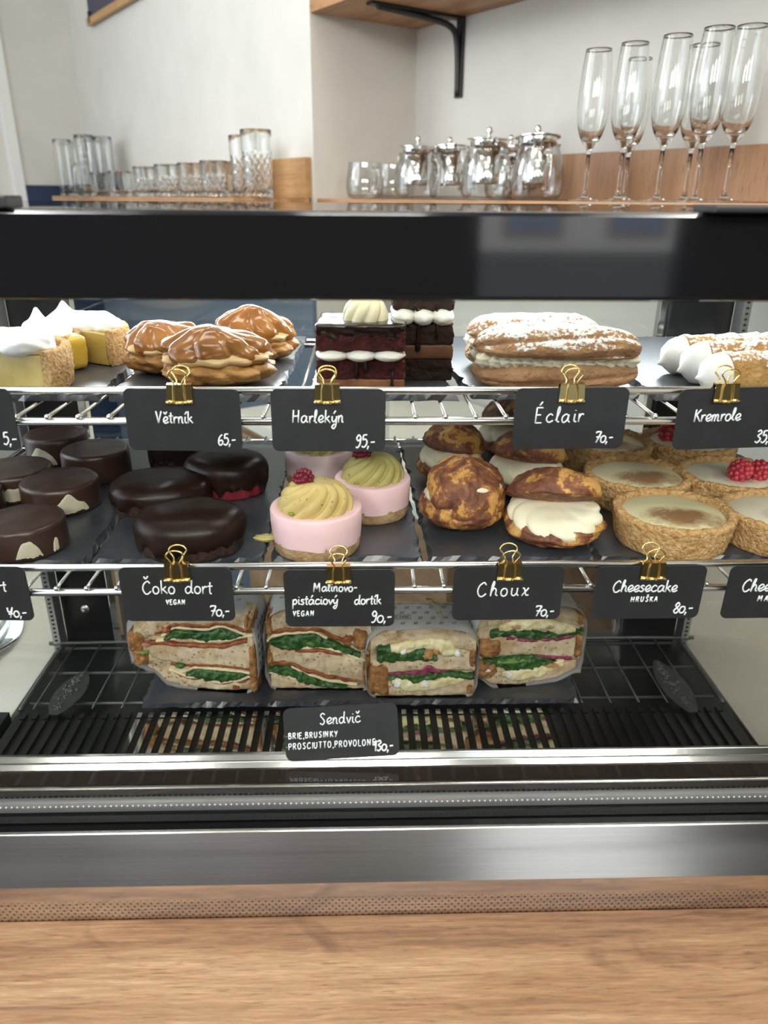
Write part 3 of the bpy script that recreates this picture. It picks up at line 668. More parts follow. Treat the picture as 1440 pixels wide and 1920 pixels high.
# ------------------------------------------------------------------ handwriting
def arc(cx, cy, rx, ry, a0, a1, n=10): return [(cx+rx*math.cos(math.radians(a0+(a1-a0)*k/n)), cy+ry*math.sin(math.radians(a0+(a1-a0)*k/n))) for k in range(n+1)]
G = {   # single-stroke letters: advance, strokes; 's:' strokes are smoothed
 'a': (1.0, [[(.78, .8), (.5, 1), (.15, .75), (.08, .3), (.32, 0), (.66, .3), (.8, .95)], [(.8, .95), (.78, .25), (1.0, .05)]]),
 'c': (.85, [[(.75, .82), (.45, 1), (.12, .65), (.12, .25), (.42, 0), (.85, .22)]]),
 'd': (1.0, [[(.72, .75), (.45, .98), (.12, .7), (.1, .25), (.36, 0), (.7, .35), (.8, 1.2), (.84, 1.85)], [(.8, .9), (.8, .2), (1.0, .05)]]),
 'e': (.8, [[(.0, .3), (.45, .42), (.72, .74), (.48, 1), (.16, .72), (.12, .28), (.4, 0), (.85, .25)]]),
 'h': (.85, [[(.1, 0), (.14, 1.2), (.3, 1.85), (.36, 1.5), (.14, .5), (.1, 0)], [(.12, .5), (.4, .98), (.64, .75), (.64, .2), (.85, .05)]]),
 'i': (.42, [[(.14, 1), (.13, .2), (.4, .05)], [(.15, 1.38), (.17, 1.45)]]),
 'k': (.82, [[(.12, 1.85), (.12, 0)], [(.66, 1), (.14, .48)], [(.3, .6), (.8, 0)]]),
 'l': (.48, [[(.0, .2), (.32, 1.3), (.28, 1.85), (.12, 1.5), (.14, .25), (.42, .05)]]),
 'm': (1.2, [[(.08, 1), (.1, 0)], [(.1, .55), (.3, .98), (.48, .8), (.48, 0)], [(.48, .55), (.7, .98), (.9, .8), (.92, .15), (1.15, .05)]]),
 'n': (.82, [[(.08, 1), (.1, 0)], [(.1, .55), (.36, .98), (.58, .8), (.6, .15), (.8, .05)]]),
 'o': (.85, [arc(.4, .5, .34, .5, 80, 440, 14)]),
 'p': (.85, [[(.12, 1), (.1, -.85)], [(.12, .6), (.42, 1), (.72, .6), (.45, .05), (.12, .25)]]),
 'r': (.6, [[(.08, 1), (.1, 0)], [(.1, .5), (.32, .95), (.58, .88)]]),
 's': (.66, [[(.56, .85), (.34, 1), (.12, .76), (.52, .36), (.36, .02), (.04, .12)]]),
 't': (.6, [[(.3, 1.6), (.27, .2), (.5, .02)], [(.0, 1.05), (.6, 1.08)]]),
 'u': (.9, [[(.1, 1), (.1, .25), (.36, 0), (.66, .35), (.7, 1)], [(.7, 1), (.7, .2), (.9, .05)]]),
 'v': (.72, [[(.05, 1), (.33, 0)], [(.33, 0), (.68, 1)]]),
 'x': (.8, [[(.05, .95), (.25, .9), (.5, .1), (.8, .1)], [(.72, 1), (.05, .0)]]),
 'y': (.8, [[(.1, 1), (.14, .35), (.4, .2), (.68, .6)], [(.72, 1), (.66, -.3), (.4, -.8), (.12, -.55), (.5, -.1)]]),
 'A': (1.1, [[(.05, 0), (.5, 1.8)], [(.5, 1.8), (.95, 0)], [(.2, .62), (.82, .62)]]),
 'B': (.95, [[(.12, 0), (.12, 1.8)], [(.12, 1.8), (.6, 1.75), (.7, 1.35), (.2, .98)], [(.2, .98), (.78, .8), (.75, .2), (.12, 0)]]),
 'C': (1.1, [[(.95, 1.5), (.7, 1.8), (.25, 1.4), (.1, .7), (.35, .08), (.7, .05), (1.05, .4)]]),
 'E': (.95, [[(.12, 0), (.12, 1.8)], [(.12, 1.8), (.8, 1.8)], [(.12, .95), (.66, .95)], [(.12, 0), (.85, 0)]]),
 'G': (1.1, [[(.9, 1.5), (.6, 1.8), (.2, 1.4), (.1, .6), (.4, 0), (.85, .2), (.92, .8)], [(.92, .8), (.5, .8)]]),
 'H': (1.05, [[(.14, 1.8), (.1, 0)], [(.85, 1.8), (.85, 0)], [(.1, .9), (.88, .95)]]),
 'I': (.4, [[(.18, 1.8), (.18, 0)]]),
 'K': (.95, [[(.12, 1.8), (.12, 0)], [(.8, 1.8), (.14, .85)], [(.3, 1.0), (.9, 0)]]),
 'L': (.85, [[(.12, 1.8), (.12, 0)], [(.12, 0), (.8, 0)]]),
 'M': (1.35, [[(.1, 0), (.2, 1.8)], [(.2, 1.8), (.6, .6)], [(.6, .6), (1.05, 1.8)], [(1.05, 1.8), (1.15, 0)]]),
 'N': (1.15, [[(.12, 0), (.15, 1.8)], [(.15, 1.8), (.85, .05)], [(.85, .05), (.88, 1.8)]]),
 'O': (1.1, [arc(.52, .9, .42, .88, 80, 440, 16)]),
 'P': (.95, [[(.12, 0), (.12, 1.8)], [(.12, 1.75), (.65, 1.75), (.78, 1.3), (.55, .88), (.14, .85)]]),
 'R': (1.0, [[(.12, 0), (.12, 1.8)], [(.12, 1.75), (.65, 1.75), (.76, 1.3), (.5, .95), (.14, .9)], [(.4, .92), (.9, 0)]]),
 'S': (.95, [[(.8, 1.55), (.5, 1.8), (.18, 1.45), (.5, .95), (.76, .5), (.5, .02), (.08, .25)]]),
 'T': (.95, [[(.05, 1.8), (.9, 1.8)], [(.48, 1.8), (.46, 0)]]),
 'U': (1.05, [[(.12, 1.8), (.12, .5), (.45, 0), (.82, .5), (.85, 1.8)]]),
 'V': (.95, [[(.08, 1.8), (.42, 0)], [(.42, 0), (.85, 1.8)]]),
 'Y': (.95, [[(.08, 1.8), (.42, .95)], [(.85, 1.8), (.35, 0)]]),
 'Z': (.95, [[(.08, 1.8), (.82, 1.8)], [(.82, 1.8), (.08, 0)], [(.08, 0), (.88, 0)]]),
 '0': (.95, [arc(.45, .55, .38, .55, 80, 440, 14)]),
 '1': (.6, [[(.05, 1.1), (.42, 1.8)], [(.42, 1.8), (.38, 0)]]),
 '3': (.85, [[(.1, 1.6), (.45, 1.8), (.66, 1.4), (.28, 1.0), (.72, .55), (.4, 0), (.05, .2)]]),
 '4': (1.0, [[(.1, 1.7), (.2, 1.0), (.55, .95), (.85, 1.75)], [(.8, 1.5), (.5, -.1)], [(.25, .55), (.85, .62)]]),
 '5': (.85, [[(.7, 1.75), (.2, 1.72)], [(.2, 1.72), (.16, 1.02)], [(.16, 1.02), (.55, 1.12), (.76, .6), (.45, 0), (.08, .15)]]),
 '6': (.85, [[(.6, 1.7), (.25, 1.3), (.1, .55), (.35, 0), (.72, .3), (.6, .8), (.2, .65)]]),
 '7': (.95, [[(.08, 1.55), (.2, 1.75), (.85, 1.75)], [(.85, 1.75), (.35, 0)], [(.2, .9), (.85, .95)]]),
 '8': (.85, [[(.42, .95), (.15, 1.35), (.42, 1.78), (.68, 1.4), (.42, .95), (.1, .45), (.4, 0), (.74, .42), (.42, .95)]]),
 '9': (.85, [[(.68, 1.4), (.4, 1.8), (.12, 1.35), (.38, .95), (.68, 1.35)], [(.68, 1.5), (.62, .5), (.35, 0), (.1, .1)]]),
 ',': (.42, [[(.2, .2), (.1, -.3)]]), '-': (.75, [[(.05, .75), (.62, .8)]]), '/': (.7, [[(.6, 1.9), (.1, -.2)]]),
 '.': (.5, [[(.15, .8), (.19, .84)]]), ' ': (.7, []),
}
DIA = {'á': ('a', 1), 'í': ('i', 1), 'ý': ('y', 1), 'É': ('E', 1), 'ě': ('e', 2), 'č': ('c', 2), 'Č': ('C', 2), 'Š': ('S', 2)}
def handwriting(bm, text, x, z, h, r, rnd, slant=.06, spacing=1.0, y=0, put=None):
    """strokes of `text`, x-height h, starting at x on baseline z, lying on the plane of the card"""
    put = put or (lambda a, b: (a, y, b))
    for ch in text:
        g, dia = DIA.get(ch, (ch, 0)); adv, strokes = G[g]
        strokes = [list(s) for s in strokes]
        if g == 'i' and dia: strokes = strokes[:1]
        topz = 1.35 if g.islower() else 2.05; cx = (adv-.1)/2
        if dia == 1: strokes.append([(cx-.05, topz), (cx+.22, topz+.45)])
        if dia == 2: strokes.append([(cx-.2, topz+.4), (cx+.02, topz+.08), (cx+.28, topz+.45)])
        jz = rnd.uniform(-.05, .05)
        for s in strokes:
            P = cat_rom(s, 5)
            tube(bm, [put(x+(p.x+slant*p.y)*h, z+(p.y+jz)*h) for p in P], r, 6)
        x += adv*h*spacing
    return x
def text_w(text, h, spacing=1.0): return sum(G[DIA.get(c, (c,))[0]][0] for c in text)*h*spacing

CW, CH = .0800, .0450
def price_card(px, py, Y, label, lines, price, rollz=0, tilt=0, pw=None, clip=True, cliplabel=None, clipdx=0, cw=CW, chh=CH, xfix=None):
    """px, py: middle of the card's top edge on the plane Y"""
    p = ony(px, py, Y)
    t = thing('price_card', label, 'price card', p, 0, 'black handwritten price cards')
    t.rotation_euler = (tilt, rollz, 0)
    bm = NB(); rr = .005; pts = []
    for cx, cz, a0 in ((cw/2-rr, -rr, 0), (-cw/2+rr, -rr, 90), (-cw/2+rr, -chh+rr, 180), (cw/2-rr, -chh+rr, 270)):
        pts += arc(cx, cz, rr, rr, a0, a0+90, 6)
    fr = [bm.verts.new((a, -.0005, b)) for a, b in pts]; bk = [bm.verts.new((a, .0005, b)) for a, b in pts]
    bm.faces.new(fr); bm.faces.new(bk[::-1])
    for i in range(len(pts)): bm.faces.new((fr[i], fr[(i+1) % len(pts)], bk[(i+1) % len(pts)], bk[i]))
    obj('card', bm, 'card', t, False)
    rnd = random.Random(sum(map(ord, label)))
    for text, x, z, h, spc, r in lines:
        bm = NB(); handwriting(bm, text, x, z, h, r, rnd, .06, spc, y=-.0006); obj('lettering', bm, 'chalk', t)
    if price:
        text, x, z, h = price
        bm = NB(); handwriting(bm, text, x, z, h, .00062, rnd, .1, .95, y=-.0006); obj('price', bm, 'chalk', t)
    if clip:
        c = thing('binder_clip', cliplabel, 'binder clip', p+Vector((clipdx, 0, 0)), 0, 'gold binder clips on the price cards')
        c.rotation_euler = (0, rollz*.6, 0)
        w, w2, hh = .0084, .0092, .0095
        bm = NB()     # folded body: front and back sheet meeting over the rail
        for sgn, y0, y1 in ((-1, -.0016, -.0022), (1, .0022, .0064)):
            q = [(-w, y0, .0028), (w, y0, .0028), (w2, y1, -hh), (-w2, y1, -hh)]
            vs = [bm.verts.new(v) for v in q]+[bm.verts.new((v[0], v[1]+.0005*sgn, v[2])) for v in q]
            for f in ((0, 1, 2, 3), (7, 6, 5, 4), (0, 1, 5, 4), (1, 2, 6, 5), (2, 3, 7, 6), (3, 0, 4, 7)): bm.faces.new([vs[i] for i in f])
        rng(bm, -w, w, -.0022, .0030, .0026, .0034)
        obj('clip_body', bm, 'gold', c, False)
        bm = NB()
        for x0, x1 in ((-w2, -.0034), (.0034, w2)): tube(bm, [(x0, -.0031, -hh+.0008), (x1, -.0031, -hh+.0008)], .0012, 10)
        tube(bm, [(-.003, -.0030, -hh+.0002), (.003, -.0030, -hh+.0002)], .0011, 10)
        obj('rolled_edge', bm, 'gold', c)
        rnd2 = random.Random(sum(map(ord, label))+3)
        for k, (yb_, lean) in enumerate(((-.0032, rnd2.uniform(-.05, .12)), (.0045, rnd2.uniform(.12, .5)))):
            H = .0155; K = .86
            pts = [(-.0040, 0, -hh+.001), (-.0036, 0, 0.0), (-.0028, 0, .0050), (-.0046, 0, .0088), (-.0062, 0, .0116), (-.0045, 0, .0150), (0, 0, .0165), (.0045, 0, .0150), (.0062, 0, .0116), (.0046, 0, .0088), (.0028, 0, .0050), (.0036, 0, 0.0), (.0040, 0, -hh+.001)]
            bm = NB(); P = cat_rom(pts, 5)
            tube(bm, [(q.x, yb_+max(q.z, 0)*lean, q.z*(K if q.z > 0 else 1)*math.cos(lean*.6)) for q in P], .00062, 8); obj('wire_handle', bm, 'gold', c)
    return t
YU, YL2 = .514-.0042, .48-.0042
h0 = .0046
def L1(text, x, z, h=h0, s=1.0, r=.00058): return (text, x, z, h, s, r)
price_card(-94, 727, YU, 'black price card reading 5,- cut off by the picture edge, on the upper shelf', [], ('5,-', .0285, -.0405, .0052), .02, .05, clip=False)
price_card(339, 729, YU, 'black price card with Větrník and 65,- written on it', [L1('Větrník', -.0195, -.0245, .0047, 1.12)], ('65,-', .0225, -.0405, .0047), .012, .03, cliplabel='gold binder clip holding the Větrník card', clipdx=-.001)
price_card(615, 729, YU, 'black price card with Harlekýn and 95,- written on it', [L1('Harlekýn', -.0255, -.0240, .0050, 1.15)], ('95,-', .0185, -.0420, .0052), .004, -.02, cliplabel='gold binder clip holding the Harlekýn card', clipdx=-.0005)
price_card(1075, 727, YU, 'black price card with Éclair and 70,- written on it', [L1('Éclair', -.0255, -.0250, .0062, 1.35)], ('70,-', .0190, -.0405, .0046), -.008, .04, cliplabel='gold binder clip holding the Éclair card', clipdx=-.001)
price_card(1382, 727, YU, 'black price card with Kremrole and 35,- written on it', [L1('Kremrole', -.0275, -.0240, .0050, 1.08)], ('35,-', .0195, -.0415, .0052), -.03, .04, cliplabel='gold binder clip holding the Kremrole card', clipdx=-.0075)
price_card(-64, 1062, YL2, 'black price card ending in t with 40,- below, half outside the lower shelf picture edge', [L1('dort', .0085, -.0200, .0050, 1.1)], ('40,-', .0210, -.0420, .0048), .02, .06, clip=False)
price_card(327, 1064, YL2, 'black price card with Čoko dort, VEGAN and 70,- written on it', [L1('Čoko', -.0250, -.0215, .0060, 1.12), L1('dort', .0055, -.0215, .0060, 1.1), L1('VEGAN', -.0090, -.0305, .0022, 1.25, .00048)], ('70,-', .0215, -.0405, .0050), .006, .05, cliplabel='gold binder clip holding the Čoko dort card', clipdx=.0017)
price_card(636, 1068, YL2, 'black price card with Malinovo-pistáciový dortík, VEGAN and 90,-', [L1('Malinovo-', -.0190, -.0178, .0040, 1.12), L1('pistáciový', -.0345, -.0288, .0044, 1.05), L1('dortík', .0105, -.0288, .0044, 1.05), L1('VEGAN', -.0345, -.0385, .0024, 1.3, .00048)], ('90,-', .0225, -.0445, .0055), .002, .04, chh=.048, cliplabel='gold binder clip holding the Malinovo-pistáciový card', clipdx=-.0005)
price_card(956, 1062, YL2, 'black price card with Choux and 70,- written on it', [L1('Choux', -.0230, -.0245, .0066, 1.35)], ('70,-', .0210, -.0420, .0050), -.004, .04, cliplabel='gold binder clip holding the Choux card', clipdx=0)
price_card(1225, 1061, YL2, 'black price card with Cheesecake, HRUŠKA and 80,- written on it', [L1('Cheesecake', -.0275, -.0215, .0054, 1.05), L1('HRUŠKA', -.0125, -.0300, .0024, 1.45, .00048)], ('80,-', .0205, -.0405, .0052), -.006, .05, cliplabel='gold binder clip holding the Cheesecake HRUŠKA card', clipdx=0)
price_card(1474, 1060, YL2, 'black price card with Cheesecake MALINA, cut off by the picture edge', [L1('Cheesecake', -.0290, -.0215, .0058, 1.05), L1('MALINA', -.0150, -.0300, .0026, 1.45, .00048)], ('80,-', .0205, -.0405, .0052), -.004, .05, cliplabel='gold binder clip holding the Cheesecake MALINA card', clipdx=.003)
price_card(637, 1323, .4288, 'black card with Sendvič, BRIE, BRUSINKY, PROSCIUTTO, PROVOLONE and 130,- by the slotted plate', [L1('Sendvič', -.0150, -.0128, .0046, 1.15, .00045), L1('.BRIE,BRUSINKY', -.0390, -.0222, .00235, 1.35, .0004), L1('.PROSCIUTTO,PROVOLONE', -.0395, -.0300, .0025, 1.30, .0004)], ('130,-', .0215, -.0345, .0042), -.055, -.28, clip=False, chh=.0385)

# ------------------------------------------------------------------ pastry helpers
def place_round(xl, xr, yb, z, k=.90):
    """base centre and radius of a round thing whose base stands on the plane z"""
    R = .04
    for _ in range(6):
        f = onz((xl+xr)/2, yb, z); h = Vector((f.x, f.y, 0)).normalized(); c = f+h*R*k
        R = (xr-xl)/2*depth(c)/F/1.01
    return Vector((c.x, c.y, z)), R
def swirl_prof(R, H, n=16): return [(R*math.cos(PI/2*i/n)**.75, H*math.sin(PI/2*i/n)) for i in range(n)]+[(0, H)]
def remesh(o, size, smooth=8):
    m = o.modifiers.new('fuse', 'REMESH'); m.mode = 'VOXEL'; m.voxel_size = size; m.use_smooth_shade = True
    if smooth: s = o.modifiers.new('soften', 'SMOOTH'); s.iterations = smooth; s.factor = .5
    return o
def raspberry_bm(bm, c, r, seed=0, lean=(0, 0)):
    mx = Matrix.Rotation(lean[0], 4, 'X') @ Matrix.Rotation(lean[1], 4, 'Y')
    rnd = random.Random(seed)
    blob(bm, c, (r*.82, r*.82, r*.95), seg=16, rings=10)
    for i in range(7):
        ph = -1.15+i*.42; n = max(1, int(9*math.cos(ph)+.6))
        for k in range(n):
            th = 2*PI*(k+.5*(i % 2))/n+rnd.uniform(-.08, .08)
            p = mx @ Vector((math.cos(ph)*math.cos(th)*r*.84, math.cos(ph)*math.sin(th)*r*.84, math.sin(ph)*r*.98))
            blob(bm, Vector(c)+p, (r*.27,)*3, seg=8, rings=6)

# ------------------------------------------------------------------ tarts on the lower shelf
def tart(label, xl, xr, yb, z, fill, seed, berries=(), rz=0, H=.027, grp='small baked cheesecake tarts'):
    c, R = place_round(xl, xr, yb, z)
    t = thing('tart', label, 'tart', c, rz, grp)
    def fn(th, r, zz, i):
        p = (math.cos(th)*.05, math.sin(th)*.05, zz); n = fbm(p, 70, seed); n2 = fbm(p, 380, seed+4, 2)
        return r+.0007*n+.0009*n2, zz+(.0012*n+.0014*n2 if zz > H*.8 else 0)
    bm = NB(); w_ = .0066
    prof = [(0, 0), (R*.88, 0), (R*.91, .0015), (R*.95, H*.35), (R*.985, H*.72), (R, H*.92), (R-.0012, H), (R-w_*.7, H+.0004), (R-w_, H-.0012), (R-w_-.0008, H-.006)]
    prof = [(max(p_.x, 0), p_.y) for p_ in cat_rom(prof[1:], 5)]; revolve(bm, [(0, 0)]+prof, 180, fn); obj('crust', bm, 'crust', t)
    bm = NB(); rr = R-w_-.0002
    revolve(bm, [(rr, H-.0042), (rr*.92, H-.0030), (rr*.7, H-.0018), (rr*.4, H-.0010), (0, H-.0008)], 64, lambda th, r, zz, i: (r, zz+.0008*nz((r*math.cos(th), r*math.sin(th), 0), 55, seed)))
    obj('filling', bm, fill, t)
    for k, (bx, by, br) in enumerate(berries):
        bm = NB(); raspberry_bm(bm, (0, 0, 0), br, seed+k, (.5+.4*k, .3))
        o = obj('raspberry', bm, 'fresh_raspberry', t, True, (bx*R, by*R, H-.001+br*.72)); o.rotation_euler.z = -rz
    return t
tart('pear cheesecake tart nearest the glass, cinnamon patch on top, above the HRUŠKA card', 1138, 1356, 1051, ZL, 'pear_filling', 1, rz=-.1)
tart('pear cheesecake tart in the middle of its row of three', 1085, 1279, 968, ZL, 'pear_filling', 2, rz=.1)
tart('pear cheesecake tart at the back, half behind the Éclair card', 1040, 1212, 896, ZL, 'pear_filling', 3, rz=-.2)
tart('raspberry cheesecake tart at the front, cut by the picture edge', 1337, 1545, 1046, ZL, 'berry_filling', 4, ((.30, -.30, .0085), (.45, -.12, .0085)), rz=.2)
tart('raspberry cheesecake tart in the middle with two raspberries on top', 1260, 1452, 966, ZL, 'berry_filling', 5, ((-.02, -.34, .0098), (.36, -.30, .0092)), rz=0)
tart('raspberry cheesecake tart at the back, half behind the Kremrole card', 1196, 1366, 893, ZL, 'berry_filling', 6, ((-.42, .05, .0115), (-.05, .0, .0115)), rz=.0)

# ------------------------------------------------------------------ pink mousse cakes
def pink_cake(label, xl, xr, yb, z, seed, cream, mousse, berry=True, rz=0, H=.0345):
    c, R = place_round(xl, xr, yb, z)
    t = thing('mousse_cake', label, 'cake', c, rz, 'pink mousse cakes with pistachio cream')
    def fb(th, r, zz, i):
        p = (math.cos(th)*.04, math.sin(th)*.04, zz); return r+.0011*fbm(p, 160, seed), zz+(.0014*nz(p, 45, seed) if zz > .008 else 0)
    bm = NB(); revolve(bm, [(0, 0), (R*.90, 0), (R*.945, .002), (R*.955, .006), (R*.965, .0105), (R*.955, .0125), (0, .0125)], 72, fb); obj('biscuit_base', bm, 'biscuit', t)
    def fm(th, r, zz, i):
        p = (math.cos(th)*.04, math.sin(th)*.04, 0)
        zz2 = zz+(.0026*nz(p, 42, seed+2)-.0006 if i == 0 else 0)
        return r+.00025*nz((p[0], p[1], zz), 120, seed), zz2
    bm = NB(); revolve(bm, [(R*.968, .0105), (R*.978, .014), (R*.992, H-.012), (R, H-.0015), (R-.0009, H-.0002), (R-.0024, H), (R*.6, H), (0, H)], 96, fm); obj('mousse', bm, mousse, t)
    bm = NB(); n = 30; lobes = 11
    def prof(q):           # piped rosette, ribs winding up round the middle
        a = PI/2*q; return R*.84*math.cos(a)**.62, .0195*math.sin(a)**1.1
    pr = [prof(i/n) for i in range(n+1)]; pr[-1] = (0, .0185)
    def fs(th, r, zz, i):
        q = i/n; rib = abs(math.sin(.5*(lobes*th+seed)-7.0*q))
        return r*(1-.12*(1-rib)**1.5*(1-q*.6)), zz-.0042*(1-rib)**1.6*math.sin(PI*min(q+.12, 1))+.0011*nz((r*math.cos(th), r*math.sin(th), zz), 90, seed)
    revolve(bm, pr, 220, fs, c=(0, 0, H-.0006)); obj('cream_swirl', bm, cream, t)
    if berry:
        bm = NB(); raspberry_bm(bm, (0, 0, 0), .0074, seed); o = obj('raspberry', bm, 'raspberry', t, True, (-R*.26, R*.10, H+.0205)); o.rotation_euler = (.5, .9, -rz)
    rnd = random.Random(seed)
    for k in range(5):
        th = rnd.uniform(-2.6, .2); rr = R*rnd.uniform(.5, .85); bm = NB()
        blob(bm, (0, 0, 0), (.0021*rnd.uniform(.6, 1.2), .0016, .0014), lambda d: 1+.25*nz(d, 3, k), 10, 8)
        obj('pistachio', bm, 'pistachio', t, True, (rr*math.cos(th), rr*math.sin(th), H+.0012+.017*max(0, 1-rr/(R*.84))))
    return t
pink_cake('pink mousse cake at the front with tan cream swirl and a dark raspberry', 511, 681, 1057, ZL, 1, 'tan_cream', 'pink', rz=0)
pink_cake('pink mousse cake behind and beside the front one, green cream swirl and a raspberry', 628, 769, 985, ZL, 2, 'pistachio_cream', 'pink', rz=.25, H=.033)
pink_cake('pale pink mousse cake at the back, its green swirl half behind the Harlekýn card', 536, 664, 921, ZL, 3, 'pistachio_cream', 'pale_pink', False, rz=.5, H=.034)
p = onz(520, 1020, ZL+.012); bm = NB(); blob(bm, (0, 0, 0), (.0085, .0035, .0028), lambda d: 1+.4*nz(d, 2.5, 4), 24, 14)
q = place_round(511, 681, 1057, ZL); cq = q[0]+Vector((-q[1]-.0035, -.012, .0125))
smear = tag(obj('cream_smear', bm, 'pistachio_cream', None, True, cq), 'small smear of green cream stuck to the side of the front pink cake', 'cream')

# ------------------------------------------------------------------ small dark chocolate cakes with white patches
def roundel(label, xl, xr, yb, z, seed, patch, rz=0, H=.0245):
    c, R = place_round(xl, xr, yb, z)
    t = thing('chocolate_cake', label, 'cake', c, 0, 'small round chocolate cakes with bare cream patches')
    bm = NB()
    def fn(th, r, zz, i):
        p = (math.cos(th)*.04, math.sin(th)*.04, zz); return r+.0007*fbm(p, 60, seed), zz+.0005*nz(p, 40, seed)*(zz > .02)
    revolve(bm, [(0, 0), (R*.95, 0), (R*.985, .0025), (R*.985, H*.45), (R*.98, H*.8), (R*.985, H-.0035), (R*.965, H-.0010), (R*.93, H), (R*.8, H-.0006), (R*.45, H+.0002), (0, H+.0003)], 88, fn)
    obj('glaze', bm, 'choc_satin', t)
    for k, (th0, wth, hh) in enumerate(patch):     # bare cream showing through the glaze, low on the side
        bm = NB(); nu, nv = 18, 10; V = []
        for i in range(nu+1):
            u = i/nu; th = th0+wth*(u-.5); col = []
            topz = hh*(math.sin(PI*u)**.55)*(1.05+.25*nz((u*3, k, seed), 1.3, seed)); lo = .003+.0035*abs(nz((u*5, k+3, seed), 1.7, seed))
            topz = max(topz, lo+.0004)
            for j in range(nv+1):
                zz = lo+(topz-lo)*j/nv; e = min(1, 5*min(u, 1-u), 4*min(j/nv+.12, 1-j/nv+.12))
                rr = R*.984+.0012*e+.0006*nz((th*3, zz*90, seed), 1.5, 2)
                col.append(bm.verts.new((rr*math.cos(th), rr*math.sin(th), zz)))
            V.append(col)
        for i in range(nu):
            for j in range(nv): bm.faces.new((V[i][j], V[i+1][j], V[i+1][j+1], V[i][j+1]))
        bmesh.ops.solidify(bm, geom=bm.faces[:], thickness=.0012)
        obj('cream_patch', bm, 'cream', t)
    return t
roundel('dark chocolate cake at the very front with one white patch low on its side', -18, 134, 1052, ZL, 1, [(-1.12, .62, .0155), (-.45, .2, .014)])
roundel('dark chocolate cake second from the front, large slanted white patch on its side', 52, 194, 969, ZL, 2, [(-1.02, 1.0, .0175), (-2.1, .4, .008)])
roundel('dark chocolate cake at the left picture edge, white patch on its right flank', -34, 107, 944, ZL, 3, [(-1.15, .75, .0165)])
roundel('dark chocolate cake behind its neighbours, slim white patches facing front', 126, 250, 909, ZL, 4, [(-1.95, .5, .010), (-1.45, .22, .008)], H=.028)
roundel('dark chocolate cake at the very back with a broad white patch', 58, 172, 876, ZL, 5, [(-1.75, 1.0, .021)], H=.0285)
roundel('dark chocolate cake barely in the picture at its left edge', -124, 14, 990, ZL, 6, [], H=.024)

# ------------------------------------------------------------------ big chocolate dome cakes
def dome(label, xl, xr, yb, z, seed, H, sy=.85, rz=0, side=None):
    c, R = place_round(xl, xr, yb, z, sy)
    t = thing('chocolate_dome_cake', label, 'cake', c, rz, 'big chocolate covered vegan cakes')
    def f0(th, r, zz, i):
        p = (math.cos(th)*.045, math.sin(th)*.045, zz); n = fbm(p, 90, seed)*.0022+.0010*fbm(p, 300, seed); return r+n, zz
    bm = NB(); revolve(bm, [(0, 0), (R*.84, 0), (R*.90, .003), (R*.90, H*.4), (R*.86, H*.62), (0, H*.62)], 80, f0); obj('sponge', bm, side or 'dark_sponge', t)
    def f1(th, r, zz, i):
        p = (math.cos(th)*.045, math.sin(th)*.045, 0); n = nz(p, 26, seed+2); d = fbm(p, 60, seed+8)
        drop = (.010*d-.004) if i < 2 else (.004*d if i == 2 else 0)
        return r*(1+.05*n), zz+drop+.0012*nz((r*math.cos(th), r*math.sin(th), zz), 40, seed)
    bm = NB(); revolve(bm, [(R*.955, H*.34), (R*.985, H*.46), (R, H*.60), (R*.965, H*.76), (R*.86, H*.89), (R*.68, H*.955), (R*.4, H*.99), (0, H)], 100, f1)
    bmesh.ops.solidify(bm, geom=bm.faces[:], thickness=.0018)
    o = obj('chocolate_cover', bm, 'choc_dome', t)
    for o_ in t.children: o_.scale = (1, sy, 1)
    return t
dome('chocolate dome cake at the front, above the Čoko dort card', 261, 470, 1063, ZL, 1, .034, .8, .1)
dome('rippled chocolate dome cake behind the front one, towards the small cakes', 213, 408, 976, ZL, 2, .028, .8, .25)
dome('chocolate dome cake with a berry red side, nearest the pink cakes', 350, 508, 944, ZL, 3, .037, .85, -.2, 'red_jelly')
dome('chocolate dome cake in the shade below the Větrník card', 282, 398, 893, ZL, 4, .046, .85, .1)

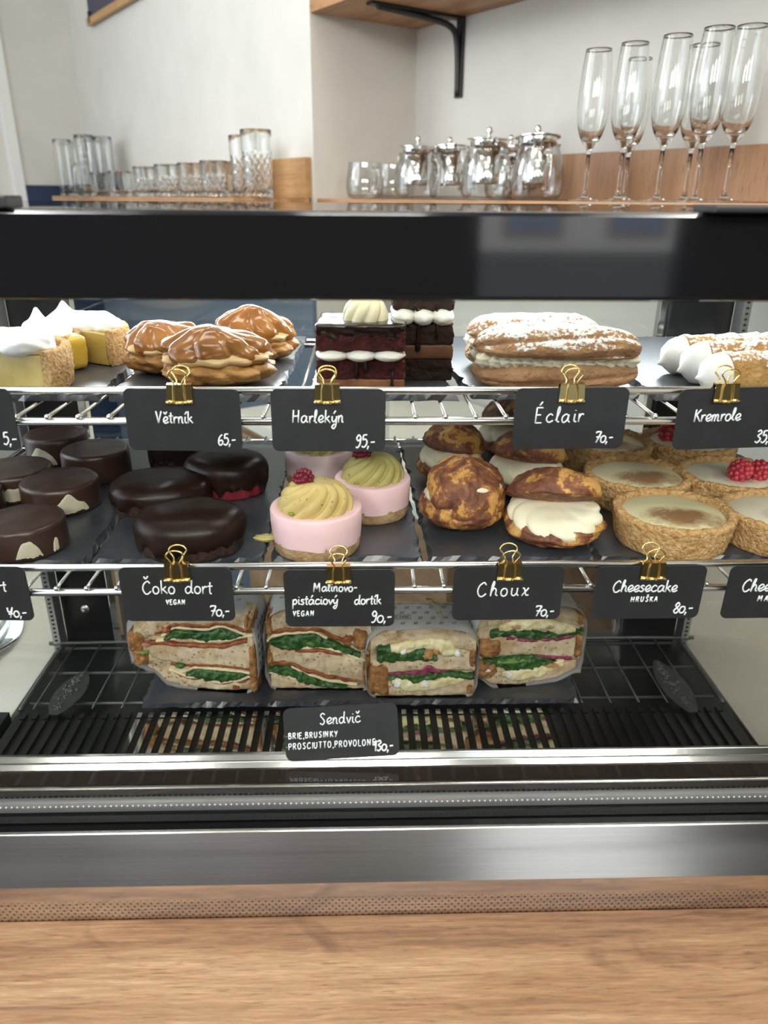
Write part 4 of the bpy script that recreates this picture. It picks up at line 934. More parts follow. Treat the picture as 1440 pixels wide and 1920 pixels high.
# ------------------------------------------------------------------ choux buns
def choux(label, xl, xr, yb, z, seed, H=.062, tilt=0, rz=0, openf=1.0, k=.9):
    c, R = place_round(xl, xr, yb, z, k)
    t = thing('choux_bun', label, 'choux bun', c, rz, 'craquelin choux buns')
    def crack(d, s): 
        n = fbm(d, 2.3, s, 4); return n
    bm = NB(); hb = H*.52
    def fb(d): return 1+.075*crack(d, seed)+.03*nz(d, 7, seed)
    blob(bm, (0, 0, hb*.52), (R, R, hb*.56), fb, 72, 44); obj('bun_base', bm, 'craquelin', t)
    bm = NB(); n = 18
    def prof(q):
        a = -PI/2*.55+PI*.62*q; return (R*.93*math.cos(a)**.7 if math.cos(a) > 0 else 0, .0125*math.sin(a))
    pr = [prof(i/n) for i in range(n+1)]; pr = [(r_, z_*.82) for r_, z_ in pr]
    def fc(th, r, zz, i):
        q = i/n; rib = abs(math.sin(5.5*th+4.2*q+seed)); return r*(1-.085*(1-rib)**1.5), zz+.0012*nz((th, q, seed), 2)
    revolve(bm, pr+[(0, pr[-1][1])], 200, lambda th, r, zz, i: fc(th, r, zz, min(i, n)))
    o = obj('cream', bm, 'cream', t, True, (0, -.002*openf, hb*.90)); o.rotation_euler = (tilt*.5, 0, 0)
    bm = NB(); hc = H*.46
    b2 = NB(); bmesh.ops.create_uvsphere(b2, u_segments=72, v_segments=44, radius=1)
    for v in b2.verts:
        d = v.co.normalized(); s = 1+.075*crack(d, seed+20)+.03*nz(d, 7, seed+20)
        zz = d.z if d.z > 0 else d.z*.28
        v.co = Vector((d.x*R*.93, d.y*R*.93, zz*hc))*s
    add(bm, b2)
    o = obj('bun_cap', bm, 'craquelin', t, True, (0, R*.30*math.sin(tilt)+.002, hb*1.08+R*.40*math.sin(tilt))); o.rotation_euler = (-tilt, 0, 0)
    return t
choux('choux bun at the front gaping towards the glass, wide ribbed cream', 936, 1124, 1041, ZL, 1, .048, .42, -.12, 1.6)
choux('choux bun at the front beside it, orange cracked side turned to the glass', 783, 944, 1010, ZL, 2, .064, -.55, .5, .2)
choux('choux bun behind, nearest the pink cakes, cream showing at its corner', 781, 905, 916, ZL, 3, .052, .22, -.7, .8)
choux('choux bun in the middle, behind the gaping one', 906, 1054, 945, ZL, 4, .052, .30, -.45, 1)
choux('choux bun at the back with curled cream, half behind the Éclair card', 890, 1018, 868, ZL, 5, .054, .30, -.5, 1)

# ------------------------------------------------------------------ upper shelf: meringue tarts, cut open
def half_tart(label, cx, yb, z, R, rz, seed, H=.034, mer=((0, 0, 1),), peak=None):
    f = onz(cx, yb, z); c = Vector((f.x, f.y, z))
    t = thing('meringue_tart', label, 'tart', c, rz, 'cut meringue tarts')
    a0, a1 = 0.0, PI
    def fn(th, r, zz, i):
        p = (math.cos(th)*.05, math.sin(th)*.05, zz); return r+.0006*fbm(p, 70, seed)+.0010*fbm(p, 420, seed, 2), zz+.0012*fbm(p, 90, seed)*(zz > .8*H)
    bm = NB(); w_ = .0075
    P = [(R-w_-.001, .006), (R-w_, H-.002), (R-w_*.5, H+.0006), (R-.001, H-.0008), (R, H*.6), (R*.96, .003), (R*.93, 0)]
    P = [(p_.x, p_.y) for p_ in cat_rom(P, 4)]; rings = revolve(bm, P, 110, fn, a0, a1)
    for k in (0, 110): bm.faces.new([r[k] for r in rings])
    for k in range(110): bm.faces.new((rings[-1][k], rings[-1][k+1], rings[0][k+1], rings[0][k]))
    o = obj('crust', bm, 'lemon_crust', t); sharp(o, 50)
    bm = NB(); r2 = R-w_-.0002; nx, nzv = 24, 8
    def fh(th, r, zz, i):
        return r, zz+.0006*nz((r*math.cos(th)*1.0, r*math.sin(th), zz), 90, seed)
    rr = revolve(bm, [(r2, .001), (r2, H-.004), (r2*.6, H-.003), (.0005, H-.003), (.0005, .001)], 40, fh, a0, a1)
    for k in (0, 40): bm.faces.new([q[k] for q in rr])
    o = obj('curd', bm, 'pale_curd', t); sharp(o, 50)
    bm = NB()
    for (mx_, my_, ms) in mer: blob(bm, (mx_*R, my_*R, H-.002+.0035*ms), (.40*R*ms, .33*R*ms, .0095*ms), lambda d: 1+.12*nz(d, 2.2, seed+mx_*9), 32, 20)
    if peak:
        px_, py_, ph = peak; q = [(0, 0), (R*.40, 0), (R*.36, .006), (R*.24, ph*.5), (R*.14, ph*.66), (R*.085, ph*.82), (R*.035, ph), (0, ph+.001)]
        revolve(bm, q, 28, None, c=(px_*R, py_*R, H-.001))
    o = obj('meringue', bm, 'meringue', t); remesh(o, .0011, 2)
    return t
half_tart('cut meringue tart at the back, white peaked meringue above a golden crust', 148, 678, ZU, .046, -.55, 3, .030, ((-.35, .40, .95), (.1, .45, 1.05), (.45, .40, .85), (0, .25, .8)), (-.50, .22, .020))
half_tart('cut meringue tart in the middle showing a bright yellow curd end', 62, 690, ZU, .042, -.75, 5, .028, ((-.3, .4, 1.0), (.2, .45, 1.0), (.5, .3, .7)), (.30, .12, .0235))
half_tart('cut meringue tart at the front, pale curd face turned to the glass', -4, 728, ZU, .056, -.42, 7, .031, ((-.55, .2, .9), (.0, .25, 1.05), (.42, .2, 1.0), (.1, .5, 1)))
bm = NB(); rbox(bm, (.030, .026, .028), (10, 8, 10), .18, .0012, 130, 3)
tcd = [o for o in bpy.data.objects if o.get('label', '').startswith('cut meringue tart in the middle')][0]
pc = onz(118, 697, ZU); oc = obj('curd_end', bm, 'curd', tcd); oc.location = Matrix.Rotation(-tcd.rotation_euler.z, 3, 'Z') @ (Vector((pc.x, pc.y+.012, ZU+.0145))-tcd.location)

# ------------------------------------------------------------------ caramel glazed buns
def glazed_bun(label, xl, xr, yb, z, seed, H, sy=.8, rz=0, k=.8):
    c, R = place_round(xl, xr, yb, z, k)
    t = thing('glazed_bun', label, 'pastry', c, rz, 'caramel glazed cream buns')
    def ridg(d, s, n=9):
        th = math.atan2(d.y, d.x); r = abs(math.sin(.5*n*th+s+1.6*d.z)); return -.085*(1-r)**2.2*max(0, 1-abs(d.z)**3)
    bm = NB(); blob(bm, (0, 0, H*.27), (R, R*sy, H*.30), lambda d: 1+ridg(d, seed)*1.5+.10*fbm(d, 1.6, seed, 3)+.022*fbm(d, 8, seed, 2), 96, 48); obj('bun_base', bm, 'choux_gold', t)
    bm = NB(); blob(bm, (0, 0, H*.50), (R*.93, R*sy*.93, H*.17), lambda d: 1+.05*math.sin(11*math.atan2(d.y, d.x)+3*d.z)+.05*nz(d, 4, seed), 96, 24); obj('cream', bm, 'coffee_cream', t)
    b2 = NB(); bmesh.ops.create_uvsphere(b2, u_segments=110, v_segments=56, radius=1)
    for v in b2.verts:
        d = v.co.normalized(); s = 1+ridg(d, seed+1.3, 8)*1.6+.13*fbm(d, 1.4, seed+6, 2)+.008*nz(d, 7, seed+2)+.010*math.sin(26*math.atan2(d.y, d.x)+9*d.z)*(1-abs(d.z))
        fold = .055*math.sin(3.2*d.x+2.2*d.y+seed)*max(d.z, 0)
        zz = d.z if d.z > 0 else d.z*.45
        v.co = Vector((d.x*R*.97, d.y*R*sy*.97, zz*H*.46*(1+fold*2)))*s
    bm = NB(); add(bm, b2); o = obj('glazed_cap', bm, 'caramel', t, True, (0, .002, H*.56)); o.rotation_euler = (.10, .05, 0)
    return t
glazed_bun('caramel glazed cream bun at the back, nearest the chocolate slices', 404, 558, 686, ZU, 2, .043, .8, .3)
glazed_bun('caramel glazed cream bun behind the front one, nearest the meringue tarts', 236, 400, 709, ZU, 4, .040, .85, -.3)
glazed_bun('caramel glazed cream bun at the front, above the Větrník card', 306, 520, 737, ZU, 9, .041, .72, .05)

# ------------------------------------------------------------------ layered cake slices
def cake_slice(label, xl, xr, yb, z, seed, layers, dep, rz=0, top=True, rosette=True, drips=()):
    f = onz((xl+xr)/2, yb, z); wd = (xr-xl)*depth(f)/F; c = Vector((f.x, f.y+dep/2, z))
    t = thing('cake_slice', label, 'cake', c, rz, 'layered chocolate cake slices'); zz = 0
    for name, mat, h, kind in layers:
        bm = NB()
        if kind == 'cream':
            for r in range(2):
                for q in range(3): blob(bm, ((q-1)*wd*.315, (r-.5)*dep*.60-.002, h/2), (wd*.20, dep*.34, h*.62), lambda d: 1+.07*nz(d, 3, seed+q*3+r), 32, 18)
        else:
            a = {'sponge': .0016, 'soft': .0008}[kind]
            rbox(bm, (wd*(1 if kind == 'sponge' else 1.02), dep, h*1.04), (28, 18, 12), .07 if kind == 'sponge' else .22, a, 150 if kind == 'sponge' else 60, seed, (0, 0, h/2))
        obj(name, bm, mat, t, True, (0, 0, zz)); zz += h
    if top:
        bm = NB(); nx, ny = 60, 30; V = {}
        rnd = random.Random(seed); drops = [rnd.uniform(.2, 1) for _ in range(30)]
        rbox(bm, (wd*1.03, dep*1.03, .0055), (34, 20, 4), .45, .0006, 60, seed, (0, 0, .002))
        for v in bm.verts:      # glaze running down over the front edge
            if v.co.y < -dep*.45:
                u = v.co.x/wd+.5; d_ = max(0, fbm((u*6, seed, 0), 1.0, seed)+.1)
                if v.co.z < .002: v.co.z -= .016*d_+.003
        obj('glaze', bm, 'choc_gloss', t, True, (0, 0, zz)); zz += .0045
    for (u, z0, z1, r) in drips:
        bm = NB(); x = (u-.5)*wd; yy = -dep/2-.0005
        tube(bm, [(x, yy, z0), (x+.0004, yy-.0012, z0-.3*(z0-z1)), (x-.0003, yy-.0012, z1+.2*(z0-z1)), (x, yy-.0006, z1)], lambda q: r*(.9-.2*math.sin(PI*q)+.25*(q > .8)), 10)
        blob(bm, (x, yy-.0008, z1), (r*1.1, r*.8, r*1.4), seg=12, rings=8); obj('chocolate_drip', bm, 'choc_gloss', t)
    if rosette:
        bm = NB(); n = 20; Rr = .0178
        pr = [(Rr*math.cos(PI/2*i/n)**.6, .017*math.sin(PI/2*i/n)) for i in range(n)]+[(0, .0175)]
        def fs(th, r, q, i):
            rib = abs(math.sin(4.5*th-3.5*i/n+seed)); return r*(1-.15*(1-rib)**1.4*(1-.5*i/n)), q
        revolve(bm, pr, 160, fs); obj('cream_rosette', bm, 'rosette', t, True, (wd*.05, -dep*.08, zz))
    return t
cake_slice('red sponge cake slice at the front with white cream, chocolate glaze and a cream rosette', 597, 760, 731, ZU, 1,
    [('nougat_layer', 'nougat', .0085, 'soft'), ('lower_sponge', 'red_sponge', .0135, 'sponge'), ('cream_layer', 'white_cream', .0072, 'cream'), ('upper_sponge', 'red_sponge', .0150, 'sponge')],
    .062, -.03, drips=((.46, .029, .011, .0018), (.56, .028, .015, .0018), (.86, .016, .003, .0015)))
cake_slice('dark chocolate cake slice behind the red one, brown mousse layer and white cream', 736, 848, 713, ZU, 2,
    [('lower_sponge', 'dark_sponge', .0165, 'sponge'), ('mousse_layer', 'choc_mousse', .0120, 'soft'), ('middle_sponge', 'dark_sponge', .0150, 'sponge'), ('cream_layer', 'white_cream', .0115, 'cream'), ('upper_sponge', 'dark_sponge', .0220, 'sponge')],
    .060, -.02, rosette=False, drips=((.42, .056, .026, .0022), (.72, .056, .034, .0012)))

# ------------------------------------------------------------------ eclairs
def eclair(label, xl, xr, yb, z, seed, H, rz=0, wy=.028):
    f = onz((xl+xr)/2, yb, z); Lh = (xr-xl)/2*depth(f)/F; c = Vector((f.x, f.y+wy*.9, z))
    t = thing('eclair', label, 'eclair', c, rz, 'sugar dusted eclairs')
    def shape(bm, hz, z0, s, flat, rid, wyy):
        b = NB(); bmesh.ops.create_uvsphere(b, u_segments=120, v_segments=40, radius=1)
        bmesh.ops.rotate(b, cent=(0, 0, 0), matrix=Matrix.Rotation(PI/2, 3, 'Y'), verts=b.verts)
        for v in b.verts:
            d = v.co.normalized(); ang = math.atan2(d.z, d.y)
            x = math.copysign(abs(d.x)**.8, d.x) if abs(d.x) > 1e-6 else 0
            r = (1-abs(x)**4.5)**.5 if abs(x) < 1 else 0
            rr = 1+rid*abs(math.sin(3.5*ang+s+1.2*x))-rid*.6+.07*fbm((x*2.2, math.cos(ang), math.sin(ang)), 1.8, s, 3)+.035*fbm((x*9, math.cos(ang)*2, math.sin(ang)*2), 2.2, s, 2)
            zz = r*math.sin(ang); zz = zz*flat if zz < 0 else zz
            v.co = Vector((x*Lh*(1+.02*nz((ang, 0, 0), 1.5, s)), r*math.cos(ang)*wyy*rr, z0+zz*hz*rr))
        add(bm, b)
    bm = NB(); shape(bm, H*.36, H*.24, seed, .7, .10, wy); obj('bun_base', bm, 'eclair_base', t)
    bm = NB(); n = 15
    for k in range(n):
        u = (k+.5)/n*2-1; x = u*Lh*.90
        for sy in (-1, 1):
            b = NB(); bmesh.ops.create_uvsphere(b, u_segments=28, v_segments=16, radius=1)
            for v in b.verts:
                a = math.atan2(v.co.z, v.co.x); v.co = Vector((v.co.x*.0078, v.co.y*.011, v.co.z*.0062))*(1+.09*math.sin(6*a+2*v.co.y+k))
            add(bm, b, Matrix.Translation((x, sy*wy*.52*(1-.4*abs(u)**4), H*.47+.0012*nz((k, sy, 0), 1.7, seed))) @ Matrix.Rotation(.6*sy, 4, 'Z'))
    obj('cream', bm, 'cream', t)
    bm = NB(); shape(bm, H*.36, H*.62, seed+3, .35, .10, wy*.97); o = obj('sugared_cap', bm, 'eclair', t, True, (0, .001, 0)); o.rotation_euler = (.04, .015, 0)
    return t
eclair('sugar dusted eclair at the back', 878, 1136, 696, ZU, 2, .045, .03)
eclair('sugar dusted eclair at the front with a thick cream seam, above the Éclair card', 890, 1210, 738, ZU, 1, .0475, -.02)

# ------------------------------------------------------------------ cream rolls
def cream_roll(label, px, py, z, R, L, rz, seed, droop=0):
    p = onz(px, py, z); c = Vector((p.x, p.y, z))
    t = thing('cream_roll', label, 'cream roll', c, rz, 'sugar dusted cream rolls')
    bm = NB(); nu, nv = 150, 40; V = []
    for i in range(nu+1):
        u = i/nu; row = []
        for k in range(nv):
            th = 2*PI*k/nv; ph = (u*5.2-th/(2*PI)) % 1.0
            r = R*(.92+.08*u)*(1+.10*(ph-.5)) + R*.04*fbm((u*6, math.cos(th), math.sin(th)), 2, seed)
            r *= (.96 if i in (0, nu) else 1)
            row.append(bm.verts.new((.004+u*L, r*math.cos(th), R*1.03+r*math.sin(th))))
        V.append(row)
    for i in range(nu):
        for k in range(nv): bm.faces.new((V[i][k], V[i][(k+1) % nv], V[i+1][(k+1) % nv], V[i+1][k]))
    bm.faces.new(V[-1]); bm.faces.new(V[0][::-1])
    obj('pastry', bm, 'roll', t)
    bm = NB(); pr = [(R*.86, -.004), (R*.93, .002), (R*.90, .008), (R*.72, .0145), (R*.45, .0175), (R*.2, .0198), (R*.07, .0225), (0, .024)]
    revolve(bm, pr, 40, lambda th, r, q, i: (r*(1+.05*nz((math.cos(th), math.sin(th), q*40), 1.4, seed)), q))
    o = obj('cream', bm, 'meringue', t, True, (.007, 0, R*1.03)); o.rotation_euler = (0, -PI/2-droop, 0)
    return t
cream_roll('sugar dusted cream roll at the back of the three', 1262, 702, ZU, .0165, .105, .10, 1, .35)
cream_roll('sugar dusted cream roll in the middle, its white cream end sticking out', 1300, 722, ZU, .0175, .105, .06, 2, .30)
cream_roll('sugar dusted cream roll at the front, above the Kremrole card', 1336, 742, ZU, .0165, .105, .10, 3, .15)

# ------------------------------------------------------------------ wrapped sandwiches on the case floor
def slab(bm, w_, h, u0, u1, bot, top, y0, dep, amp=.0008, fr=120, seed=0, nu=70, nv=8, edge=0.0):
    cols = []
    for i in range(nu+1):
        u = u0+(u1-u0)*i/nu; b, t_ = lerp_curve(bot, u)*h, lerp_curve(top, u)*h
        if t_-b < .0008: m = (b+t_)/2; b, t_ = m-.0004, m+.0004
        x = (u-.5)*w_; L = []
        for j in range(nv+1):
            q = j/nv; z = b+(t_-b)*q; p = (x, z, seed)
            bulge = .0016*(1-(2*q-1)**4)*min(1, (t_-b)/.006)
            e = edge*fbm((x, z, 3), fr*.6, seed+3)
            L.append(bm.verts.new((x+amp*.6*nz(p, fr, seed+1), y0-bulge+amp*fbm(p, fr, seed), z+(e if j in (0, nv) else 0)+amp*.5*nz(p, fr, seed+2))))
        L.append(bm.verts.new((x, y0+dep, t_))); L.append(bm.verts.new((x, y0+dep, b)))
        cols.append(L)
    n = nv+3
    for i in range(nu):
        for k in range(n): bm.faces.new((cols[i][k], cols[i][(k+1) % n], cols[i+1][(k+1) % n], cols[i+1][k]))
    bm.faces.new(cols[0][::-1]); bm.faces.new(cols[-1])
def band(c, wd): return c, [(u, v+wd) for u, v in c]
def sandwich(label, px, py, wpx, h, rz, seed, layers, crusts, extra=(), paper_top=.012, stamp=False, side=0):
    f = onz(px, py, ZD); w_ = wpx*depth(f)/F
    t = thing('sandwich', label, 'sandwich', f, rz, 'paper wrapped toasted sandwiches')
    bm = NB(); slab(bm, w_*.97, h, 0, 1, layers[0][3], [(0, .90), (.5, .97), (1, .90)], .006, .072, .0006, 100, seed)
    obj('loaf', bm, 'bread', t)
    for k, (name, mat, (u0, u1), bot, top, y0, amp) in enumerate(layers):
        bm = NB(); slab(bm, w_, h, u0, u1, bot, top, y0, .03, amp, 130 if mat != 'leaf' else 190, seed+k, 80, 9, .0 if mat in ('bread',) else amp*.8)
        obj(name, bm, mat, t)
    for k, (u, v, ru, rv) in enumerate(crusts):
        bm = NB(); blob(bm, ((u-.5)*w_, .012, v*h), (ru*w_, .0160, rv*h), lambda d: (abs(d.x)**4+abs(d.y)**4+abs(d.z)**4)**-.25*(1+.14*fbm(d, 2.2, seed+k, 3)), 48, 32); obj('crust', bm, 'bread_crust', t)
    for k, (name, mat, u, v, ru, rv) in enumerate(extra):
        bm = NB(); blob(bm, ((u-.5)*w_, -.0005, v*h), (ru*w_, .004, rv*h), lambda d: 1+.30*fbm(d, 2.0, seed+k*3, 3), 32, 20); obj(name, bm, mat, t)
    # paper
    def sect(th, s=1.0, g=.0035):
        c, s_ = math.cos(th), math.sin(th)
        return (math.copysign(abs(c)**.38, c)*(w_/2+g)*s, h/2+math.copysign(abs(s_)**.42, s_)*(h/2+g)*s)
    bm = NB(); nth, ny = 140, 26; rows = []
    for j in range(ny+1):
        q = j/ny; row = []
        for k in range(nth):
            th = 2*PI*k/nth; s_ = math.sin(th)
            y0 = -.003+max(0, s_)**3*paper_top+.0022*fbm((math.cos(th)*2, s_*2, seed), 1.3, seed); y = y0+(.088-y0)*q
            sc_ = 1-.0*q if q < .72 else 1-.42*((q-.72)/.28)**1.3
            x, z = sect(th, 1); zc = h*.62
            x *= sc_; z = zc+(z-zc)*sc_ if z < zc else zc+(z-zc)*(sc_ if q > .72 else 1)
            cr = .0016*fbm((x*1.0, y, z), 45, seed)
            nx_, nz_ = math.cos(th), s_
            lift = lerp_curve(layers[0][3], min(max(x/w_+.5, 0), 1))*h-.0022
            zf = max(z+nz_*cr, .0006); zf = zf if zf > h*.6 else max(zf, lift*(1-q)**.5)
            row.append(bm.verts.new((x+nx_*cr, y, zf)))
        rows.append(row)
    for j in range(ny):
        for k in range(nth): bm.faces.new((rows[j][k], rows[j][(k+1) % nth], rows[j+1][(k+1) % nth], rows[j+1][k]))
    bmesh.ops.solidify(bm, geom=bm.faces[:], thickness=.0004)
    pp = obj('paper_wrap', bm, 'paper', t)
    rnd = random.Random(seed); bm = NB()
    for a in range(8):
        for b in range(5):
            x = (a-3.5)*w_/8.3+(b % 2)*.006; y = paper_top+.008+b*.0115
            if abs(x) > w_*.42: continue
            if stamp and b == 1 and -.042 < x < -.006: continue
            handwriting(bm, 'Z/Z', x-.003, y-.002, .0021, .00022, rnd, .25, .9, put=lambda p, q: (p, q, h+.0035+.0012))
    for sgn in (-1, 1):
        for a in range(6):
            for b in range(7):
                y = .006+a*.0105; z = h*.12+b*h*.12
                handwriting(bm, 'Z/Z', -.003, 0, .0021, .00022, rnd, .25, .9, put=lambda p, q: (sgn*(w_/2+.0035+.0010), y+q, z+p))
    obj('printed_letters', bm, 'ink', pp)
    if stamp:
        bm = NB(); cx, cy, zz = -.026, paper_top+.0215, h+.0048
        x0, x1, y0, y1 = cx-.014, cx+.014, cy-.0042, cy+.0042
        for A, B in (((x0, y0), (x1, y0)), ((x1, y0), (x1, y1)), ((x1, y1), (x0, y1)), ((x0, y1), (x0, y0))): tube(bm, [(A[0], A[1], zz), (B[0], B[1], zz)], .00025, 6)
        handwriting(bm, 'ZRNO ZRNO', -.0118, -.0020, .0021, .00030, rnd, 0, 1.28, put=lambda p, q: (cx-p, cy-q, zz)); obj('stamp', bm, 'ink', pp)
    bm = NB(); L = []
    for k in range(80):
        th = 2*PI*k/80; x, z = sect(th, 1, .0048); L.append((x, .050+.004*math.sin(th*2+seed)+.014*max(0, math.sin(th)), max(z, .001)))
    tube(bm, L, .0009, 8, True)
    if stamp:
        for k in range(3): tube(bm, [(.012+.0045*math.cos(a*.5+k), .066+.0045*math.sin(a*.5+k), h+.006+.0016*math.sin(a*.9)) for a in range(13)], .0010, 6)
        tube(bm, cat_rom([(.012, .064, h+.006), (.018, .052, h+.0062), (.022, .036, h+.006), (.024, .026, h+.0052)], 6), .0010, 6)
        tube(bm, cat_rom([(.012, .066, h+.006), (.02, .062, h+.0066), (.03, .058, h+.006)], 6), .0010, 6)
    obj('twine', bm, 'twine', t)
    return t
zero = [(0, 0), (1, 0)]
B1 = [(0, .36), (.05, .30), (.14, .26), (.27, .07), (.43, .015), (.67, 0), (1, .03)]
S1 = [('bread_slice', 'bread', (.10, 1), B1, [(.10, .30), (.27, .22), (.45, .15), (.7, .09), (.85, .13), (1, .19)], .002, .0010),
      ('sauce', 'sauce', (.26, .98), *band([(.26, .19), (.45, .125), (.7, .075), (.85, .11), (1, .16)], .03), .0018, .0012),
      ('cheese_slice', 'cheese', (.28, .98), *band([(.28, .235), (.45, .155), (.7, .095), (.83, .135), (.98, .205)], .034), .0004, .0006),
      ('spinach', 'leaf', (.42, .97), [(.42, .19), (.6, .135), (.75, .14), (.97, .235)], [(.42, .21), (.53, .29), (.75, .275), (.97, .26)], -.0008, .0022),
      ('cheese_slice', 'cheese', (.36, .99), *band([(.36, .21), (.5, .285), (.75, .275), (.99, .245)], .026), .0006, .0006),
      ('bread_slice', 'bread', (.04, 1), [(.04, .50), (.25, .36), (.5, .32), (.75, .31), (1, .27)], [(.04, .62), (.2, .60), (.45, .60), (.7, .585), (.85, .61), (1, .72)], .002, .0010),
      ('sauce', 'sauce', (.3, .96), *band([(.3, .31), (.5, .315), (.7, .32), (.96, .30)], .04), .0012, .0014),
      ('sauce', 'sauce', (.14, .95), *band([(.14, .585), (.45, .575), (.7, .57), (.95, .66)], .05), .0010, .0016),
      ('cheese_slice', 'cheese', (.2, 1), *band([(.2, .625), (.36, .665), (.48, .69), (.56, .645), (.75, .675), (1, .755)], .028), .0004, .0006),
      ('spinach', 'leaf', (.27, .92), [(.27, .68), (.4, .70), (.5, .70), (.56, .675), (.75, .70), (.92, .755)], [(.27, .70), (.38, .81), (.6, .80), (.75, .85), (.92, .775)], -.0008, .0024),
      ('cheese_slice', 'cheese', (.25, .95), *band([(.25, .70), (.38, .815), (.6, .805), (.75, .855), (.95, .77)], .030), .0004, .0006),
      ('sauce', 'sauce', (.2, .98), *band([(.2, .72), (.38, .84), (.6, .83), (.75, .88), (.98, .80)], .05), .0014, .0016),
      ('bread_slice', 'bread', (.02, 1), [(.02, .62), (.2, .70), (.38, .87), (.6, .86), (.75, .91), (1, .80)], [(.02, .78), (.2, .90), (.5, 1.0), (1, 1.0)], .0022, .0010)]
sandwich('toasted sandwich at the start of the row, spinach and cheese, crusty pointed end', 370, 1293, 226, .098, -.10, 1, S1, [(.03, .62, .07, .14), (.05, .42, .06, .12), (.985, .40, .03, .25), (.98, .12, .03, .12), (.97, .9, .035, .1)], [('ham', 'sauce', .30, .80, .035, .03), ('ham', 'ham', .12, .60, .04, .025), ('stalk', 'pale_leaf', .08, .50, .05, .015), ('spinach', 'leaf', .38, .33, .04, .03), ('ham', 'sauce', .83, .07, .03, .02)])
S2 = [('bread_slice', 'bread', (.02, 1), zero, [(0, .22), (.2, .14), (.4, .06), (.6, .03), (1, .015)], .002, .0010),
      ('cheese_slice', 'cheese', (.0, .46), *band([(0, .215), (.12, .20), (.25, .12), (.46, .035)], .032), .0002, .0006),
      ('spinach', 'leaf', (.0, .76), [(0, .25), (.2, .19), (.35, .08), (.55, .035), (.76, .02)], [(0, .30), (.18, .33), (.3, .245), (.5, .13), (.76, .035)], -.0010, .0024),
      ('cheese_slice', 'cheese', (.22, .86), *band([(.22, .285), (.4, .175), (.6, .095), (.86, .05)], .032), .0002, .0006),
      ('sauce', 'sauce', (.02, .86), *band([(.02, .335), (.2, .325), (.4, .215), (.6, .135), (.86, .085)], .055), .0008, .0016),
      ('bread_slice', 'bread', (.03, .92), [(0, .34), (.2, .345), (.4, .25), (.6, .165), (.92, .09)], [(0, .60), (.2, .53), (.45, .53), (.6, .51), (.8, .44), (1, .38)], .002, .0010),
      ('sauce', 'sauce', (.27, .72), *band([(.27, .50), (.5, .505), (.72, .455)], .05), .0008, .0016),
      ('cheese_slice', 'cheese', (.28, .95), *band([(.28, .545), (.5, .565), (.7, .51), (.85, .42), (.95, .385)], .036), -.0002, .0006),
      ('spinach', 'leaf', (.02, .90), [(.02, .62), (.15, .56), (.25, .53), (.4, .585), (.6, .57), (.75, .51), (.9, .45)], [(.02, .66), (.2, .735), (.45, .755), (.6, .665), (.75, .585), (.9, .49)], -.0012, .0026),
      ('cheese_slice', 'cheese', (.0, .58), *band([(0, .64), (.06, .71), (.2, .745), (.45, .765), (.58, .685)], .032), .0, .0006),
      ('sauce', 'sauce', (.02, .80), *band([(.02, .74), (.2, .775), (.5, .775), (.66, .67), (.8, .58)], .06), .0010, .0016),
      ('bread_slice', 'bread', (.0, 1), [(0, .74), (.2, .79), (.5, .80), (.7, .68), (.9, .54), (1, .5)], [(0, .93), (.3, 1.0), (1, 1.0)], .0022, .0010)]
sandwich('toasted sandwich second in the row, slanted spinach layers, below the Malinovo card', 601, 1292, 190, .098, -.02, 2, S2, [(.90, .68, .075, .15), (.97, .36, .035, .10), (.96, .16, .045, .13), (.02, .42, .03, .10), (.03, .85, .03, .12)], [('ham', 'sauce', .78, .70, .05, .04)])
S3 = [('bread_slice', 'bread', (.05, 1), zero, [(0, .30), (.2, .22), (.35, .12), (.6, .13), (.8, .2), (1, .27)], .002, .0010),
      ('brie', 'brie', (.22, .90), [(.22, .22), (.35, .09), (.6, .12), (.8, .20), (.9, .25)], [(.22, .32), (.4, .28), (.6, .26), (.76, .335), (.9, .30)], -.0008, .0018),
      ('spinach', 'leaf', (.12, .99), [(.12, .28), (.3, .30), (.45, .25), (.6, .28), (.75, .32), (.99, .27)], [(.12, .36), (.3, .37), (.45, .36), (.6, .42), (.8, .39), (.99, .36)], -.0006, .0026),
      ('cranberry', 'cranberry', (.14, .78), [(.14, .36), (.45, .355), (.78, .42)], [(.14, .42), (.38, .40), (.48, .46), (.55, .52), (.64, .46), (.78, .44)], .0004, .0024),
      ('bread_slice', 'bread', (.03, 1), [(0, .42), (.2, .39), (.5, .42), (.8, .42), (1, .40)], [(0, .55), (.15, .58), (.4, .57), (.6, .60), (.8, .66), (1, .74)], .002, .0010),
      ('spinach', 'leaf', (.07, .63), [(.07, .58), (.2, .585), (.5, .60), (.63, .60)], [(.07, .80), (.16, .82), (.35, .74), (.5, .78), (.63, .69)], -.0006, .0028),
      ('brie', 'brie', (.2, .83), [(.2, .74), (.32, .72), (.5, .80), (.62, .78), (.72, .67), (.83, .71)], [(.2, .85), (.4, .90), (.6, .96), (.75, .92), (.83, .76)], -.0014, .0022),
      ('bread_slice', 'bread', (.12, 1), [(.1, .83), (.4, .88), (.7, .90), (.85, .76), (1, .72)], [(.1, .88), (.4, .99), (.7, 1.0), (1, .88)], .0022, .0010)]
